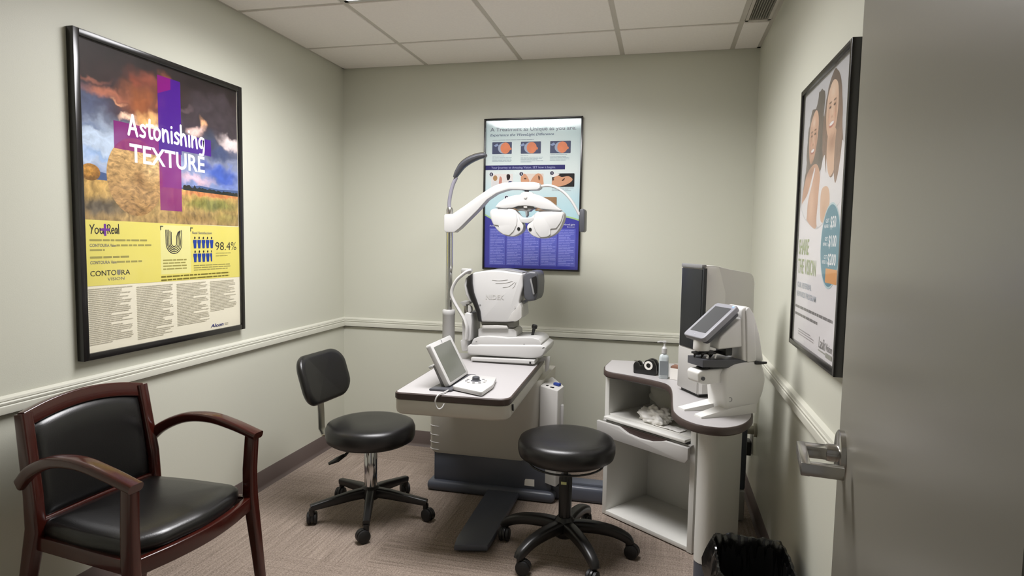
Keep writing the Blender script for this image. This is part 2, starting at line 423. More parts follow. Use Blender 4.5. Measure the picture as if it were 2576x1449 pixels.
struct('trim_4', MB().box((DX0-0.05, -D-0.11, 0), (DX0, -D+0.01, DH+0.05)).box((DX1, -D-0.11, 0), (DX1+0.05, -D+0.01, DH+0.05)).box((DX0, -D-0.11, DH), (DX1, -D+0.01, DH+0.05)), steelp)

# door leaf, open against the right-hand wall
ang = math.radians(7.6)
dd = V((-math.sin(ang), -math.cos(ang), 0)); dn = V((-math.cos(ang), math.sin(ang), 0))   # towards the hinge / out of the face
DE = V((2.431, -2.45, 0)); DW = 0.90
pts = [DE, DE+dd*DW, DE+dd*DW-dn*0.044, DE-dn*0.044]
door = struct('door_1', MB().zprism([(p.x, p.y) for p in pts], 0.01, 2.03, 0.002), door_m)
HZ = 0.968; hp = DE+dd*0.068+V((0, 0, HZ))
def on_door(a, b, c): return hp+dd*a+dn*b+V((0, 0, c))
mb = MB(); zz = V((0, 0, 1))
def disc(mb, b0, b1, r0, r1, seg=36):
    return mb.loft([[on_door(r*math.cos(2*math.pi*k/seg), b, r*math.sin(2*math.pi*k/seg)) for k in range(seg)] for b, r in ((b0, r0), ((b0+b1*3)/4, r0), (b1, r1))])
disc(mb, 0.0, 0.012, 0.046, 0.041)
rose = obj('rose', mb, brushed, door, label='round satin chrome rose')
mb = MB(); disc(mb, 0.011, 0.03, 0.017, 0.016)
def dbox(a0, a1, b0, b1, hz, bev=0.002):
    c = on_door((a0+a1)/2, (b0+b1)/2, 0); mb.obox(c, (a1-a0, b1-b0, 2*hz), dd, dn, bev)
dbox(-0.014, 0.014, 0.028, 0.0815, 0.0117); dbox(-0.0145, 0.122, 0.066, 0.082, 0.0121); dbox(0.104, 0.1223, 0.012, 0.0818, 0.0113)
obj('lever_handle', mb, brushed, door, label='satin chrome lever returning towards the door')
mb = MB()
for z in (0.2, 1.0, 1.8): mb.cyl(DE+dd*(DW+0.006)+dn*0.004+V((0, 0, z)), DE+dd*(DW+0.006)+dn*0.004+V((0, 0, z+0.11)), 0.007)
obj('hinge', mb, brushed, door)

# ceiling light (2 x 4 ft troffer) and the slotted air vent
lx0, lx1, ly1, ly0 = xs[1]+0.012, xs[3]-0.012, ys[2]-0.012, ys[3]+0.012
t = thing('ceiling_light', 'long recessed fluorescent ceiling light with white frame, just above the picture edge', 'ceiling light', ((lx0+lx1)/2, (ly0+ly1)/2, H))
fr = MB()
for a, b in (((lx0, ly0), (lx1, ly0+0.02)), ((lx0, ly1-0.02), (lx1, ly1)), ((lx0, ly0), (lx0+0.02, ly1)), ((lx1-0.02, ly0), (lx1, ly1))):
    fr.box((a[0], a[1], H-0.006), (b[0], b[1], H+0.02))
obj('frame', fr, white, t)
em = bpy.data.materials.new('lamp_diffuser'); em.use_nodes = True; em.node_tree.nodes.clear()
eo = em.node_tree.nodes.new('ShaderNodeOutputMaterial'); ee = em.node_tree.nodes.new('ShaderNodeEmission')
ee.inputs[0].default_value = LIGHT_COLOR; ee.inputs[1].default_value = LENS_GLOW; em.node_tree.links.new(ee.outputs[0], eo.inputs[0])
obj('diffuser', MB().box((lx0+0.02, ly0+0.02, H+0.002), (lx1-0.02, ly1-0.02, H+0.008)), em, t)
ad = bpy.data.lights.new('fluorescent_tubes', 'AREA'); ad.shape = 'RECTANGLE'; ad.size = lx1-lx0-0.05; ad.size_y = ly1-ly0-0.05
ad.energy = LIGHT_POWER; ad.color = LIGHT_COLOR[:3]; ad.spread = math.radians(LIGHT_SPREAD)
ao = bpy.data.objects.new('fluorescent_tubes', ad); C.objects.link(ao); ao.parent = t; ao.location = (0, 0, -0.001)
vx0, vx1, vy1, vy0 = xs[4]+0.013, W-0.019, ys[1]-0.012, ys[2]+0.012
t = thing('air_vent', 'slotted metal air vent in the narrow ceiling strip by the right wall', 'vent', ((vx0+vx1)/2, (vy0+vy1)/2, H))
mb = MB()
for a, b in (((vx0, vy0), (vx1, vy0+0.016)), ((vx0, vy1-0.016), (vx1, vy1)), ((vx0, vy0), (vx0+0.014, vy1)), ((vx1-0.014, vy0), (vx1, vy1))):
    mb.box((a[0], a[1], H-0.004), (b[0], b[1], H+0.015))
obj('frame', mb, grid_m, t)
obj('back_plate', MB().box((vx0, vy0, H+0.018), (vx1, vy1, H+0.026)), ventd, t)
nb = 8
for k in range(nb):
    x = vx0+0.014+(vx1-vx0-0.028)*(k+0.5)/nb
    obj('blade', MB().obox((x, (vy0+vy1)/2, H+0.007), (0.0035, vy1-vy0-0.03, 0.016), (1, 0, 0.35), (0, 1, 0)), ventm, t)

# ================================================================== FRAMED POSTERS
class Poster:
    def __init__(s, root, o, ux, w_, h_, fw, depth, layer0, bow=0.0):
        s.root, s.o, s.ux, s.uz = root, V(o), V(ux), V((0, 0, 1)); s.n = s.ux.cross(s.uz); s.w, s.h = w_, h_
        fr = MB()
        def bx(u0, u1, v0, v1, d0, d1, mb_, bev=0.0015):
            c = s.o+s.ux*(u0+u1)/2+s.uz*(v0+v1)/2+s.n*(d0+d1)/2
            mb_.obox(c, (u1-u0, d1-d0, v1-v0), s.ux, s.n*-1, bev)
        for q in ((0, fw, 0, h_), (w_-fw, w_, 0, h_), (fw, w_-fw, 0, fw), (fw, w_-fw, h_-fw, h_)): bx(*q, 0.001, depth, fr)
        obj('frame', fr, blackfr, root, label='black picture frame')
        s.pz = layer0
        pm = MB(); bx(fw*0.5, w_-fw*0.5, fw*0.5, h_-fw*0.5, 0.002, layer0, pm, 0); s.pm = pm
        gm = MB(); a = fw*0.6; N = 48     # acrylic sheet, very slightly bowed in the frame
        bulge = lambda v: bow*(1-abs(2*v-1)**6)
        pt = lambda u, v, d: s.o+s.ux*u+s.uz*(a+(h_-2*a)*v)+s.n*(layer0+0.006+d+bulge(v))
        gm.loft([[pt(a, k/N, 0), pt(w_-a, k/N, 0), pt(w_-a, k/N, 0.002), pt(a, k/N, 0.002)] for k in range(N+1)]); s.gm = gm
    def start(s, m):
        s.print = obj('print', s.pm, m, s.root); obj('glazing', s.gm, acrylic, s.root, label='clear glazing'); s.l = 0; return s
    def to3(s, l): return lambda u, v, dl=0.0: s.o+s.ux*u+s.uz*v+s.n*(s.pz+0.00005*(l+dl))
    def part(s, name, fn, m, label=None):
        s.l += 2; mb = MB(); fn(mb, s.to3(s.l)); s.l += 1; return obj(name, mb, m, s.print, label=label, recalc=False)
    def fills(s, name, polys, m, label=None, uv=False):
        s.l += 1
        for k, p in enumerate(polys):
            mb = MB().poly([s.to3(s.l+0.3*min(k, 3))(*q) for q in p], [q for q in p] if uv else None)
            obj(name, mb, m, s.print, label=label, recalc=False)
    def text(s, name, items, m, label=None):
        """items: (string, u, v, cap height, width, bold, shear)"""
        s.l += 1
        for st, u, v, h_, wd, bo, sh in items:
            mb = MB(); text_into(mb, st, s.to3(s.l)(u, v), s.ux, s.uz, h_, wd, bo, sh); obj(name, mb, m, s.print, label=label, recalc=False)
    def para(s, name, blocks, m, label=None):
        """grey lines of print too small to read: (u0, v_top, u1, v_bottom, number of lines)"""
        s.l += 1; t3 = s.to3(s.l)
        for u0, v1, u1, v0, n in blocks:
            mb = MB()
            if True:
                step = (v1-v0)/n
                for i in range(n):
                    y = v1-step*(i+0.5); end = u1-(u1-u0)*random.choice((0, 0.02, 0.05, 0.1, 0.25) if i % 5 != 4 else (0.3, 0.5)); x = u0
                    while x < end-0.002:
                        q = min(end, x+random.uniform(0.012, 0.045)*max(0.4, min(1.2, step/0.008))); hh = step*0.22
                        mb.poly([t3(x, y-hh), t3(q, y-hh), t3(q, y+hh), t3(x, y+hh)]); x = q+step*0.3
            o = obj(name, mb, m, s.print, label=label, recalc=False); o['kind'] = 'stuff'
def flat(name, r, g, b): return mat('ink_'+name, rgb(r, g, b), 0.55, spec=0.15)
def rect(u0, v0, u1, v1): return [(u0, v0), (u1, v0), (u1, v1), (u0, v1)]
def wavy(pts, amp=0.007, f=38.0):
    return [(u+amp*noise.noise(V((u*f, v*f, 1.5))), v+amp*noise.noise(V((u*f, v*f, 7.5)))) for u, v in pts]
def smooth2(pts, n=6): return [(p.x, p.y) for p in spline([V((a, b)) for a, b in pts], n, True)]

# hand-lettered strokes, unit x-height box: letter -> (advance, strokes)
HAND = {
 'A': (0.95, [[(0.0, 0), (0.2, 0.9), (0.36, 1.6)], [(0.36, 1.6), (0.52, 0.8), (0.72, 0.0)], [(0.12, 0.5), (0.62, 0.55)]]),
 's': (0.62, [[(0.5, 0.85), (0.3, 0.98), (0.1, 0.8), (0.25, 0.55), (0.45, 0.35), (0.35, 0.05), (0.05, 0.08)]]),
 't': (0.62, [[(0.28, 1.55), (0.24, 0.6), (0.3, 0.08), (0.5, 0.06)], [(0.0, 1.05), (0.55, 1.12)]]),
 'o': (0.78, [[(0.35, 0.98), (0.1, 0.8), (0.06, 0.3), (0.3, 0.0), (0.55, 0.3), (0.56, 0.75), (0.35, 0.98)]]),
 'n': (0.80, [[(0.08, 1.0), (0.1, 0.0)], [(0.1, 0.6), (0.3, 0.95), (0.5, 0.85), (0.56, 0.4), (0.6, 0.0)]]),
 'i': (0.36, [[(0.12, 0.95), (0.14, 0.0)], [(0.12, 1.32), (0.13, 1.36)]]),
 'h': (0.80, [[(0.08, 1.7), (0.1, 0.0)], [(0.1, 0.6), (0.3, 0.95), (0.5, 0.85), (0.56, 0.4), (0.6, 0.0)]]),
 'g': (0.74, [[(0.52, 0.95), (0.25, 0.98), (0.06, 0.6), (0.2, 0.15), (0.42, 0.25), (0.54, 0.95), (0.56, 0.1), (0.45, -0.5), (0.1, -0.55)]]),
 'Y': (0.72, [[(0.0, 1.5), (0.3, 0.8)], [(0.66, 1.6), (0.34, 0.85), (0.15, 0.0)]]),
 'u': (0.80, [[(0.06, 0.95), (0.08, 0.3), (0.28, 0.02), (0.5, 0.3), (0.56, 0.95)], [(0.56, 0.95), (0.62, 0.02)]]),
 '+': (0.75, []),
 'R': (0.86, [[(0.1, 1.5), (0.1, 0.0)], [(0.0, 1.4), (0.35, 1.6), (0.62, 1.3), (0.5, 0.9), (0.12, 0.75)], [(0.2, 0.75), (0.45, 0.4), (0.72, 0.0)]]),
 'e': (0.72, [[(0.08, 0.5), (0.5, 0.6), (0.45, 0.95), (0.2, 0.9), (0.05, 0.45), (0.25, 0.02), (0.55, 0.15)]]),
 'a': (0.76, [[(0.52, 0.9), (0.25, 0.98), (0.06, 0.5), (0.22, 0.05), (0.45, 0.3), (0.54, 0.92), (0.6, 0.02)]]),
 'l': (0.36, [[(0.12, 1.7), (0.14, 0.0)]]),
}
def hand(mb, t3, s, u, v, xh, width, stroke):
    tot = sum(HAND[c][0] for c in s); k = width/tot; kk = 0; xh_ = xh
    for c in s:
        adv, st = HAND[c]
        for q in st:
            pts = spline([V((u+a*k, v+b*xh)) for a, b in q], 6) if len(q) > 2 else [V((u+a*k, v+b*xh)) for a, b in q]
            kk += 1; mb.ribbon(pts, stroke, lambda a, b, dl=0.0, k_=kk: t3(a, b, dl+0.6*(k_ % 3)))
        u += adv*k

# ---- left wall poster
PY, PZ, PW, PH = -1.979, 0.898, 0.912, 1.195
t = thing('framed_poster', 'large black-framed poster of hay bales and a purple cross on the left wall', 'poster', (0, PY+PW/2, PZ))
P = Poster(t, (0, PY, PZ), (0, 1, 0), PW, PH, 0.025, 0.031, 0.02).start(flat('cream', 238, 232, 210))
sky = blob_mat('printed_sky', [(0.66, rgb(120, 140, 190)), (0.78, rgb(150, 160, 190)), (0.92, rgb(72, 62, 74)), (1.05, rgb(52, 38, 38)), (1.18, rgb(34, 28, 29))], [
    (0.10, 0.80, 0.22, 0.13, rgb(196, 212, 232), 0.95, 0.2), (0.03, 0.93, 0.16, 0.10, rgb(88, 98, 128), 0.8, 0.2),
    (0.30, 0.98, 0.16, 0.10, rgb(150, 84, 46), 0.9, 0.1), (0.34, 0.93, 0.09, 0.045, rgb(250, 190, 120), 1.0, 0.1), (0.36, 0.905, 0.07, 0.03, rgb(255, 226, 190), 1.0, 0.2),
    (0.14, 0.99, 0.16, 0.035, rgb(196, 120, 90), 0.75, 0.1), (0.24, 0.915, 0.06, 0.02, rgb(255, 210, 180), 0.9, 0.1),
    (0.33, 1.08, 0.12, 0.07, rgb(150, 80, 60), 0.75, 0.1), (0.45, 1.12, 0.06, 0.05, rgb(170, 96, 70), 0.8, 0.1),
    (0.74, 1.02, 0.28, 0.14, rgb(64, 55, 60), 0.95, 0.4), (0.64, 0.96, 0.035, 0.05, rgb(236, 176, 130), 0.95, 0.1), (0.60, 0.93, 0.08, 0.03, rgb(236, 200, 190), 0.9, 0.1),
    (0.70, 0.90, 0.06, 0.05, rgb(56, 60, 76), 0.9, 0.2), (0.84, 0.92, 0.12, 0.04, rgb(240, 222, 220), 0.95, 0.2), (0.76, 0.86, 0.14, 0.05, rgb(66, 76, 110), 0.95, 0.3),
    (0.62, 0.79, 0.16, 0.05, rgb(78, 90, 160), 0.9, 0.2), (0.78, 0.76, 0.18, 0.06, rgb(64, 92, 180), 0.95, 0.3), (0.60, 0.715, 0.16, 0.03, rgb(226, 190, 200), 0.85, 0.2),
    (0.82, 0.71, 0.12, 0.03, rgb(110, 130, 200), 0.8, 0.2),
    (0.08, 1.03, 0.10, 0.018, rgb(176, 110, 90), 0.7, 0.1), (0.18, 0.965, 0.05, 0.014, rgb(226, 160, 120), 0.8, 0.1), (0.40, 1.03, 0.035, 0.05, rgb(186, 104, 72), 0.7, 0.1), (0.27, 1.05, 0.03, 0.05, rgb(140, 70, 50), 0.7, 0.1),
    (0.06, 0.86, 0.10, 0.02, rgb(120, 136, 170), 0.7, 0.1), (0.12, 0.76, 0.16, 0.02, rgb(120, 160, 214), 0.6, 0.1), (0.55, 1.03, 0.05, 0.02, rgb(110, 92, 96), 0.6, 0.1)], warp=0.075, wscale=11, grain=0.22, gscale=16, gvec=(1, 1.8, 1))
field = blob_mat('printed_field', [(0.51, rgb(170, 140, 92)), (0.58, rgb(176, 146, 88)), (0.66, rgb(196, 158, 92)), (0.70, rgb(210, 170, 100))], [
    (0.10, 0.57, 0.18, 0.05, rgb(84, 78, 70), 0.9, 0.2), (0.70, 0.61, 0.26, 0.04, rgb(126, 130, 66), 0.85, 0.3), (0.72, 0.655, 0.30, 0.016, rgb(206, 130, 78), 0.95, 0.4),
    (0.55, 0.55, 0.2, 0.03, rgb(150, 120, 70), 0.8, 0.2), (0.8, 0.55, 0.15, 0.04, rgb(150, 136, 76), 0.8, 0.2)], warp=0.02, wscale=30, grain=0.45, gscale=45, gvec=(1, 0.5, 1))
straw = blob_mat('printed_straw', [(0.5, rgb(150, 112, 66)), (0.85, rgb(206, 168, 112))], [
    (0.29, 0.69, 0.06, 0.07, rgb(120, 84, 48), 0.7, 0.1), (0.36, 0.75, 0.1, 0.1, rgb(222, 188, 134), 0.7, 0.1)], warp=0.03, wscale=14, grain=0.5, gscale=70, gvec=(0.5, 1.2, 1))
P.fills('printed_sky', [rect(0.03, 0.66, 0.885, 1.172)], sky, 'stormy sunset sky of the printed picture', uv=True)
P.fills('printed_hills', [[(0.03, 0.672), (0.09, 0.70), (0.15, 0.692), (0.2, 0.67), (0.03, 0.66)], [(0.5, 0.672), (0.62, 0.692), (0.75, 0.684), (0.885, 0.69), (0.885, 0.66), (0.5, 0.66)]], flat('hill', 72, 92, 136))
P.fills('printed_field', [rect(0.03, 0.515, 0.885, 0.668)], field, 'stubble field of the printed picture', uv=True)
tr = [(0.52, 0.665)]; rnd = random.Random(3)
for k in range(37): tr.append((0.52+k*0.01, 0.678+0.012*rnd.random()*(1.6 if k < 8 else 0.8)-k*0.00025))
P.fills('printed_treeline', [tr+[(0.885, 0.66)]], flat('tree', 34, 38, 34))
P.fills('printed_bale', [[(max(0.03, u), v) for u, v in ellipse(0.062, 0.693, 0.042, 0.031)]], blob_mat('printed_far_straw', [(0.66, rgb(120, 84, 40)), (0.73, rgb(176, 122, 56))], [(0.055, 0.70, 0.04, 0.03, rgb(206, 150, 70), 0.9, 0.1)], warp=0.01, wscale=40, grain=0.4, gscale=90), 'small hay bale in the printed picture', uv=True)
P.fills('printed_bale', [[p for p in ellipse(0.268, 0.694, 0.137, 0.153)]], straw, 'large round hay bale in the printed picture', uv=True)
purple, magenta = see_through('ink_purple', rgb(84, 34, 150), 0.74), see_through('ink_magenta', rgb(150, 34, 132), 0.66)
P.fills('cross_shape', [rect(0.389, 0.815, 0.516, 1.125), rect(0.516, 0.832, 0.7, 0.905)], purple, 'translucent purple cross')
P.fills('cross_shape', [rect(0.389, 0.570, 0.511, 0.815), rect(0.169, 0.795, 0.389, 0.90), [(0.389, 1.05), (0.46, 1.08), (0.46, 1.125), (0.389, 1.125)]], magenta, 'translucent magenta cross')
wink = flat('white', 246, 246, 248)
P.part('headline', lambda mb, t3: hand(mb, t3, 'Astonishing', 0.238, 0.858, 0.048, 0.425, 0.0115), wink, 'hand-lettered white word Astonishing')
P.text('headline', [('TEXTURE', 0.240, 0.754, 0.070, 0.416, 0.02, 0)], wink, 'bold white word TEXTURE')
P.fills('colour_band', [[(0.022, 0.519), (0.892, 0.512), (0.892, 0.264), (0.022, 0.274)]], flat('yellow', 226, 214, 112), 'yellow band')
P.fills('pale_panel', [rect(0.384, 0.30, 0.556, 0.508)], flat('pale_yellow', 228, 222, 150))
ink, grey, lgrey, blue = flat('black', 40, 36, 44), flat('grey', 136, 132, 116), flat('light_grey', 192, 186, 168), flat('blue', 40, 66, 150)
yg = flat('olive_grey', 158, 150, 84)
P.part('slogan', lambda mb, t3: hand(mb, t3, 'You', 0.052, 0.468, 0.021, 0.062, 0.0042), ink, 'hand-lettered word You')
P.part('slogan', lambda mb, t3: hand(mb, t3, 'Real', 0.126, 0.469, 0.021, 0.056, 0.0042), ink, 'hand-lettered word Real')
P.fills('slogan_cross', [rect(0.111, 0.460, 0.121, 0.505), rect(0.096, 0.479, 0.138, 0.488)], flat('violet', 112, 52, 150))
P.para('small_print', [(0.048, 0.452, 0.327, 0.436, 1), (0.165, 0.432, 0.338, 0.416, 1), (0.048, 0.414, 0.112, 0.400, 1), (0.048, 0.388, 0.280, 0.371, 1), (0.165, 0.368, 0.285, 0.352, 1),
                       (0.717, 0.389, 0.858, 0.381, 1), (0.717, 0.376, 0.801, 0.368, 1), (0.573, 0.336, 0.824, 0.306, 3), (0.395, 0.366, 0.530, 0.316, 4)], yg)
P.para('small_print', [(0.383, 0.297, 0.856, 0.269, 2)], flat('olive', 118, 108, 40))
P.text('brand_words', [('CONTOURA', 0.048, 0.419, 0.011, 0.085, 0.02, 0), ('Vision', 0.137, 0.419, 0.011, 0.026, 0.02, 0), ('CONTOURA', 0.048, 0.355, 0.011, 0.085, 0.02, 0), ('Vision', 0.137, 0.355, 0.011, 0.026, 0.02, 0)], grey)
P.text('logo', [('CONTO', 0.047, 0.310, 0.020, 0.113, 0.0, 0), ('RA', 0.184, 0.309, 0.020, 0.041, 0.0, 0)], ink, 'CONTOURA wordmark')
P.fills('logo_shield', [[(0.164, 0.330), (0.164, 0.317), (0.167, 0.311), (0.172, 0.309), (0.177, 0.311), (0.180, 0.317), (0.180, 0.330)]], grey)
P.text('logo', [('VISION', 0.120, 0.290, 0.012, 0.077, 0.0, 0)], grey, 'grey word VISION')
def finger(mb, t3):
    cx, cy = 0.459, 0.433
    for r in (0.045, 0.0375, 0.030, 0.0225, 0.015):
        pts = [V((cx-r, 0.488-max(0, (0.03-r))*0.6))]+[V((cx+r*math.cos(a), cy+r*math.sin(a))) for a in [math.pi+math.pi*i/14 for i in range(15)]]
        pts += [V((cx+r, cy+0.008)), V((cx+r*0.86+0.002, cy+0.024+r*0.25)), V((cx+r*0.55+0.016, 0.486-(0.0375-r)*0.25))] if r < 0.04 else [V((cx+r, 0.488))]
        mb.ribbon(pts, 0.0034, t3)
P.part('fingerprint_mark', finger, ink, 'U-shaped fingerprint mark of curved lines')
P.fills('corner_mark', [[(u, v), (u+0.004, v), (u+0.004, v+0.014), (u+0.016, v+0.014), (u+0.016, v+0.018), (u, v+0.018)] for u, v in ((0.384, 0.487), (0.556, 0.484))], flat('dark_olive', 84, 84, 60))
people, heads = [], []
for r in range(2):
    for k in range(5):
        cx = 0.583+k*0.027; b = 0.409-r*0.062; half = (r == 1 and k == 4)
        body = [(-0.009, 0.022), (-0.011, 0.026), (-0.011, 0.038), (0.011, 0.038), (0.011, 0.026), (0.009, 0.022), (0.007, 0.0), (-0.007, 0.0)]
        people.append([(cx+(min(x, 0.001) if half else x), b+y) for x, y in body]); heads.append(ellipse(cx-(0.003 if half else 0), b+0.047, 0.0042 if not half else 0.0025, 0.0055, 14))
P.fills('people_icons', people, blue, 'two rows of blue figure symbols'); P.fills('people_icons', heads, ink)
P.text('figure_text', [('98.4%', 0.716, 0.399, 0.039, 0.148, -0.008, 0)], ink, 'narrow black figures 98.4%')
P.text('small_heading', [('Real Satisfaction', 0.568, 0.474, 0.0105, 0.125, 0.012, 0)], grey)
P.para('fine_print', [(0.036, 0.266, 0.233, 0.052, 30), (0.254, 0.260, 0.446, 0.042, 30), (0.468, 0.258, 0.666, 0.070, 27), (0.675, 0.256, 0.859, 0.112, 20), (0.770, 0.050, 0.797, 0.037, 2)], lgrey)
P.text('logo', [('Alcon', 0.674, 0.037, 0.015, 0.088, 0.02, 0.15)], flat('navy', 50, 54, 120), 'navy Alcon wordmark')

# ---- back wall poster
t = thing('framed_poster', 'blue and white eye-treatment poster in a thin black frame on the back wall', 'poster', (0.972+0.306, 0, 1.183))
QX, QZ, QW, QH = 0.970, 1.184, 0.612, 0.928
P = Poster(t, (QX, 0, QZ), (1, 0, 0), QW, QH, 0.010, 0.026, 0.010, 0.005)
aqua = blob_mat('printed_aqua', [(0.0, rgb(150, 205, 220)), (0.45, rgb(196, 224, 230)), (0.60, rgb(226, 236, 234)), (0.95, rgb(200, 226, 230))], [(0.3, 0.7, 0.35, 0.3, rgb(232, 240, 238), 0.6, 0.0)], warp=0.05, wscale=4)
P.start(aqua)
P.fills('pale_field', [rect(0.008, 0.20, 0.604, 0.92)], aqua, uv=True)
edge = [(p.x, p.y) for p in spline([V((a, b)) for a, b in [(0.008, 0.335), (0.07, 0.305), (0.16, 0.29), (0.3, 0.30), (0.42, 0.322), (0.52, 0.326), (0.604, 0.306)]], 6)]
P.fills('green_swoosh', [[(0.008, 0.30)]+[(u, v+0.010) for u, v in edge]+[(0.604, 0.28)]], flat('green', 172, 206, 140))
P.fills('blue_field', [[(0.008, 0.010)]+edge+[(0.604, 0.010)]], flat('royal', 66, 66, 160), 'deep blue lower half')
P.fills('text_column', [rect(u0, 0.028, u1, 0.258) for u0, u1 in ((0.040, 0.144), (0.150, 0.252), (0.259, 0.360), (0.367, 0.468), (0.474, 0.582))], flat('periwinkle', 92, 98, 188))
P.para('fine_print', [(u0+0.006, 0.252, u1-0.006, 0.032, 22) for u0, u1 in ((0.040, 0.144), (0.150, 0.252), (0.259, 0.360), (0.367, 0.468), (0.474, 0.582))], flat('pale_violet', 138, 142, 214))
dkt = flat('slate_text', 92, 104, 120)
P.text('headline', [('A Treatment as Unique as you are.', 0.036, 0.852, 0.022, 0.535, 0.022, 0)], flat('slate_grey', 128, 140, 152), 'headline A Treatment as Unique as you are')
P.text('headline', [('Experience the WaveLight Difference', 0.036, 0.822, 0.015, 0.40, 0.016, 0.25)], flat('blue_slate', 104, 120, 144), 'italic line Experience the WaveLight Difference')
P.para('small_print', [(0.051, 0.803, 0.327, 0.794, 1), (0.051, 0.694, 0.177, 0.664, 4), (0.232, 0.694, 0.372, 0.660, 5), (0.414, 0.696, 0.546, 0.668, 4),
                       (0.047, 0.508, 0.18, 0.488, 2), (0.43, 0.508, 0.565, 0.485, 3), (0.052, 0.704, 0.128, 0.698, 1), (0.232, 0.704, 0.285, 0.698, 1), (0.416, 0.708, 0.53, 0.702, 1)], flat('pale_slate', 164, 180, 188))
P.fills('title_bar', [rect(0.008, 0.616, 0.508, 0.644)], flat('indigo', 50, 48, 110))
P.text('bar_text', [('Your Journey to Amazing Vision. SET how it begins.', 0.046, 0.624, 0.013, 0.405, 0.0, 0)], flat('lilac', 186, 190, 226), 'small line of pale lettering')
for u0, u1, cu in ((0.050, 0.175, 0.132), (0.232, 0.357, 0.298), (0.414, 0.540, 0.487)):
    P.fills('eye_diagram', [round_poly(rect(u0, 0.713, u1, 0.786), 0.004)], mat('ink_eye_bg', rgb(52, 62, 98), 0.5, vary=0.35, vscale=14), 'dark blue picture of an eyeball in section')
    P.fills('cornea', [ellipse(cu-0.008, 0.749, 0.037, 0.033)], flat('cornea', 170, 180, 200))
    P.fills('eyeball', [ellipse(cu+0.002, 0.749, 0.031, 0.034), ellipse(cu+0.035, 0.744, 0.006, 0.008, 14)], mat('ink_eye_orange', rgb(228, 132, 86), 0.5, vary=0.2, vscale=40))
    P.fills('lens_wing', [[(cu-0.073, 0.765), (cu-0.05, 0.778), (cu-0.04, 0.765), (cu-0.06, 0.757)]], flat('lens_blue', 150, 165, 200))
skin, brownh = flat('skin', 214, 160, 126), flat('hair_brown', 92, 62, 48)
for k, (u0, u1) in enumerate(((0.047, 0.185), (0.237, 0.377), (0.430, 0.567))):
    bg = (flat('photo_pale', 232, 226, 222), flat('photo_cream', 228, 214, 202), flat('photo_black', 34, 32, 34))[k]
    P.fills('photograph', [round_poly(rect(u0, 0.512, u1, 0.592), 0.004)], bg, ('photo of two people talking', 'close photo of a cheek and a hand', 'photo of a reclining face')[k])
    if k == 0:
        P.fills('figures', [smooth2([(0.055, 0.513), (0.052, 0.54), (0.066, 0.556), (0.082, 0.552), (0.090, 0.53), (0.088, 0.513)])], flat('coat', 222, 220, 220))
        P.fills('figures', [ellipse(0.072, 0.566, 0.014, 0.017)], flat('blonde', 176, 138, 96))
        P.fills('figures', [smooth2([(0.096, 0.52), (0.1, 0.57), (0.108, 0.575), (0.116, 0.56), (0.112, 0.53)])], flat('rosy', 202, 140, 124))
        P.fills('figures', [smooth2([(0.15, 0.513), (0.152, 0.535), (0.165, 0.548), (0.184, 0.54), (0.184, 0.513)])], flat('navy_shirt', 62, 66, 112))
        P.fills('figures', [smooth2([(0.145, 0.585), (0.158, 0.59), (0.168, 0.58), (0.165, 0.56), (0.152, 0.552), (0.146, 0.566)])], flat('hair_black', 46, 36, 38))
    elif k == 1:
        P.fills('figures', [smooth2([(0.238, 0.54), (0.24, 0.59), (0.265, 0.588), (0.282, 0.565), (0.29, 0.54), (0.27, 0.53)]), smooth2([(0.29, 0.52), (0.305, 0.56), (0.33, 0.588), (0.352, 0.592), (0.372, 0.57), (0.376, 0.513), (0.33, 0.513)])], skin)
        P.fills('figures', [ellipse(0.263, 0.562, 0.008, 0.004, 16), smooth2([(0.345, 0.58), (0.355, 0.57), (0.352, 0.55), (0.346, 0.56)])], brownh)
        P.fills('figures', [smooth2([(0.24, 0.515), (0.24, 0.532), (0.27, 0.532), (0.29, 0.525), (0.29, 0.514)])], flat('lace', 196, 184, 190))
    else:
        P.fills('figures', [smooth2([(0.432, 0.515), (0.436, 0.558), (0.465, 0.58), (0.49, 0.57), (0.53, 0.575), (0.556, 0.555), (0.53, 0.53), (0.48, 0.514)])], skin)
        P.fills('figures', [smooth2([(0.432, 0.57), (0.434, 0.59), (0.475, 0.59), (0.46, 0.577)]), ], flat('cap_white', 238, 236, 234))
        P.fills('figures', [smooth2([(0.49, 0.548), (0.5, 0.56), (0.51, 0.562), (0.5, 0.548)]), ellipse(0.437, 0.556, 0.006, 0.007, 14)], brownh)
P.fills('photograph', [round_poly(rect(0.148, 0.366, 0.29, 0.444), 0.004), round_poly(rect(0.33, 0.366, 0.462, 0.449), 0.004)], mat('ink_photo_warm', rgb(150, 112, 70), 0.5, vary=0.5, vscale=22), 'two lower photos partly hidden by the lens head')
bal = [(0.047, 0.589), (0.238, 0.591), (0.429, 0.594), (0.147, 0.446)]
P.fills('number_badge', [ellipse(u, v, 0.0135, 0.0135, 24) for u, v in bal], flat('badge_rim', 235, 235, 238)); P.fills('number_badge', [ellipse(u, v, 0.0115, 0.0115, 24) for u, v in bal], flat('badge', 40, 40, 66), 'dark round number badges')
P.text('number', [(str(i+1), u-0.0032, v-0.0062, 0.0125, 0.006 if i else 0.004, 0.01, 0) for i, (u, v) in enumerate(bal)], wink)
P.text('column_heading', [('Additional', 0.040, 0.267, 0.010, 0.07, 0.0, 0), ('WaveLight', 0.50, 0.279, 0.010, 0.078, 0.01, 0.2), ('Excimer', 0.53, 0.266, 0.008, 0.048, 0, 0)], flat('pale_lilac', 214, 216, 240))

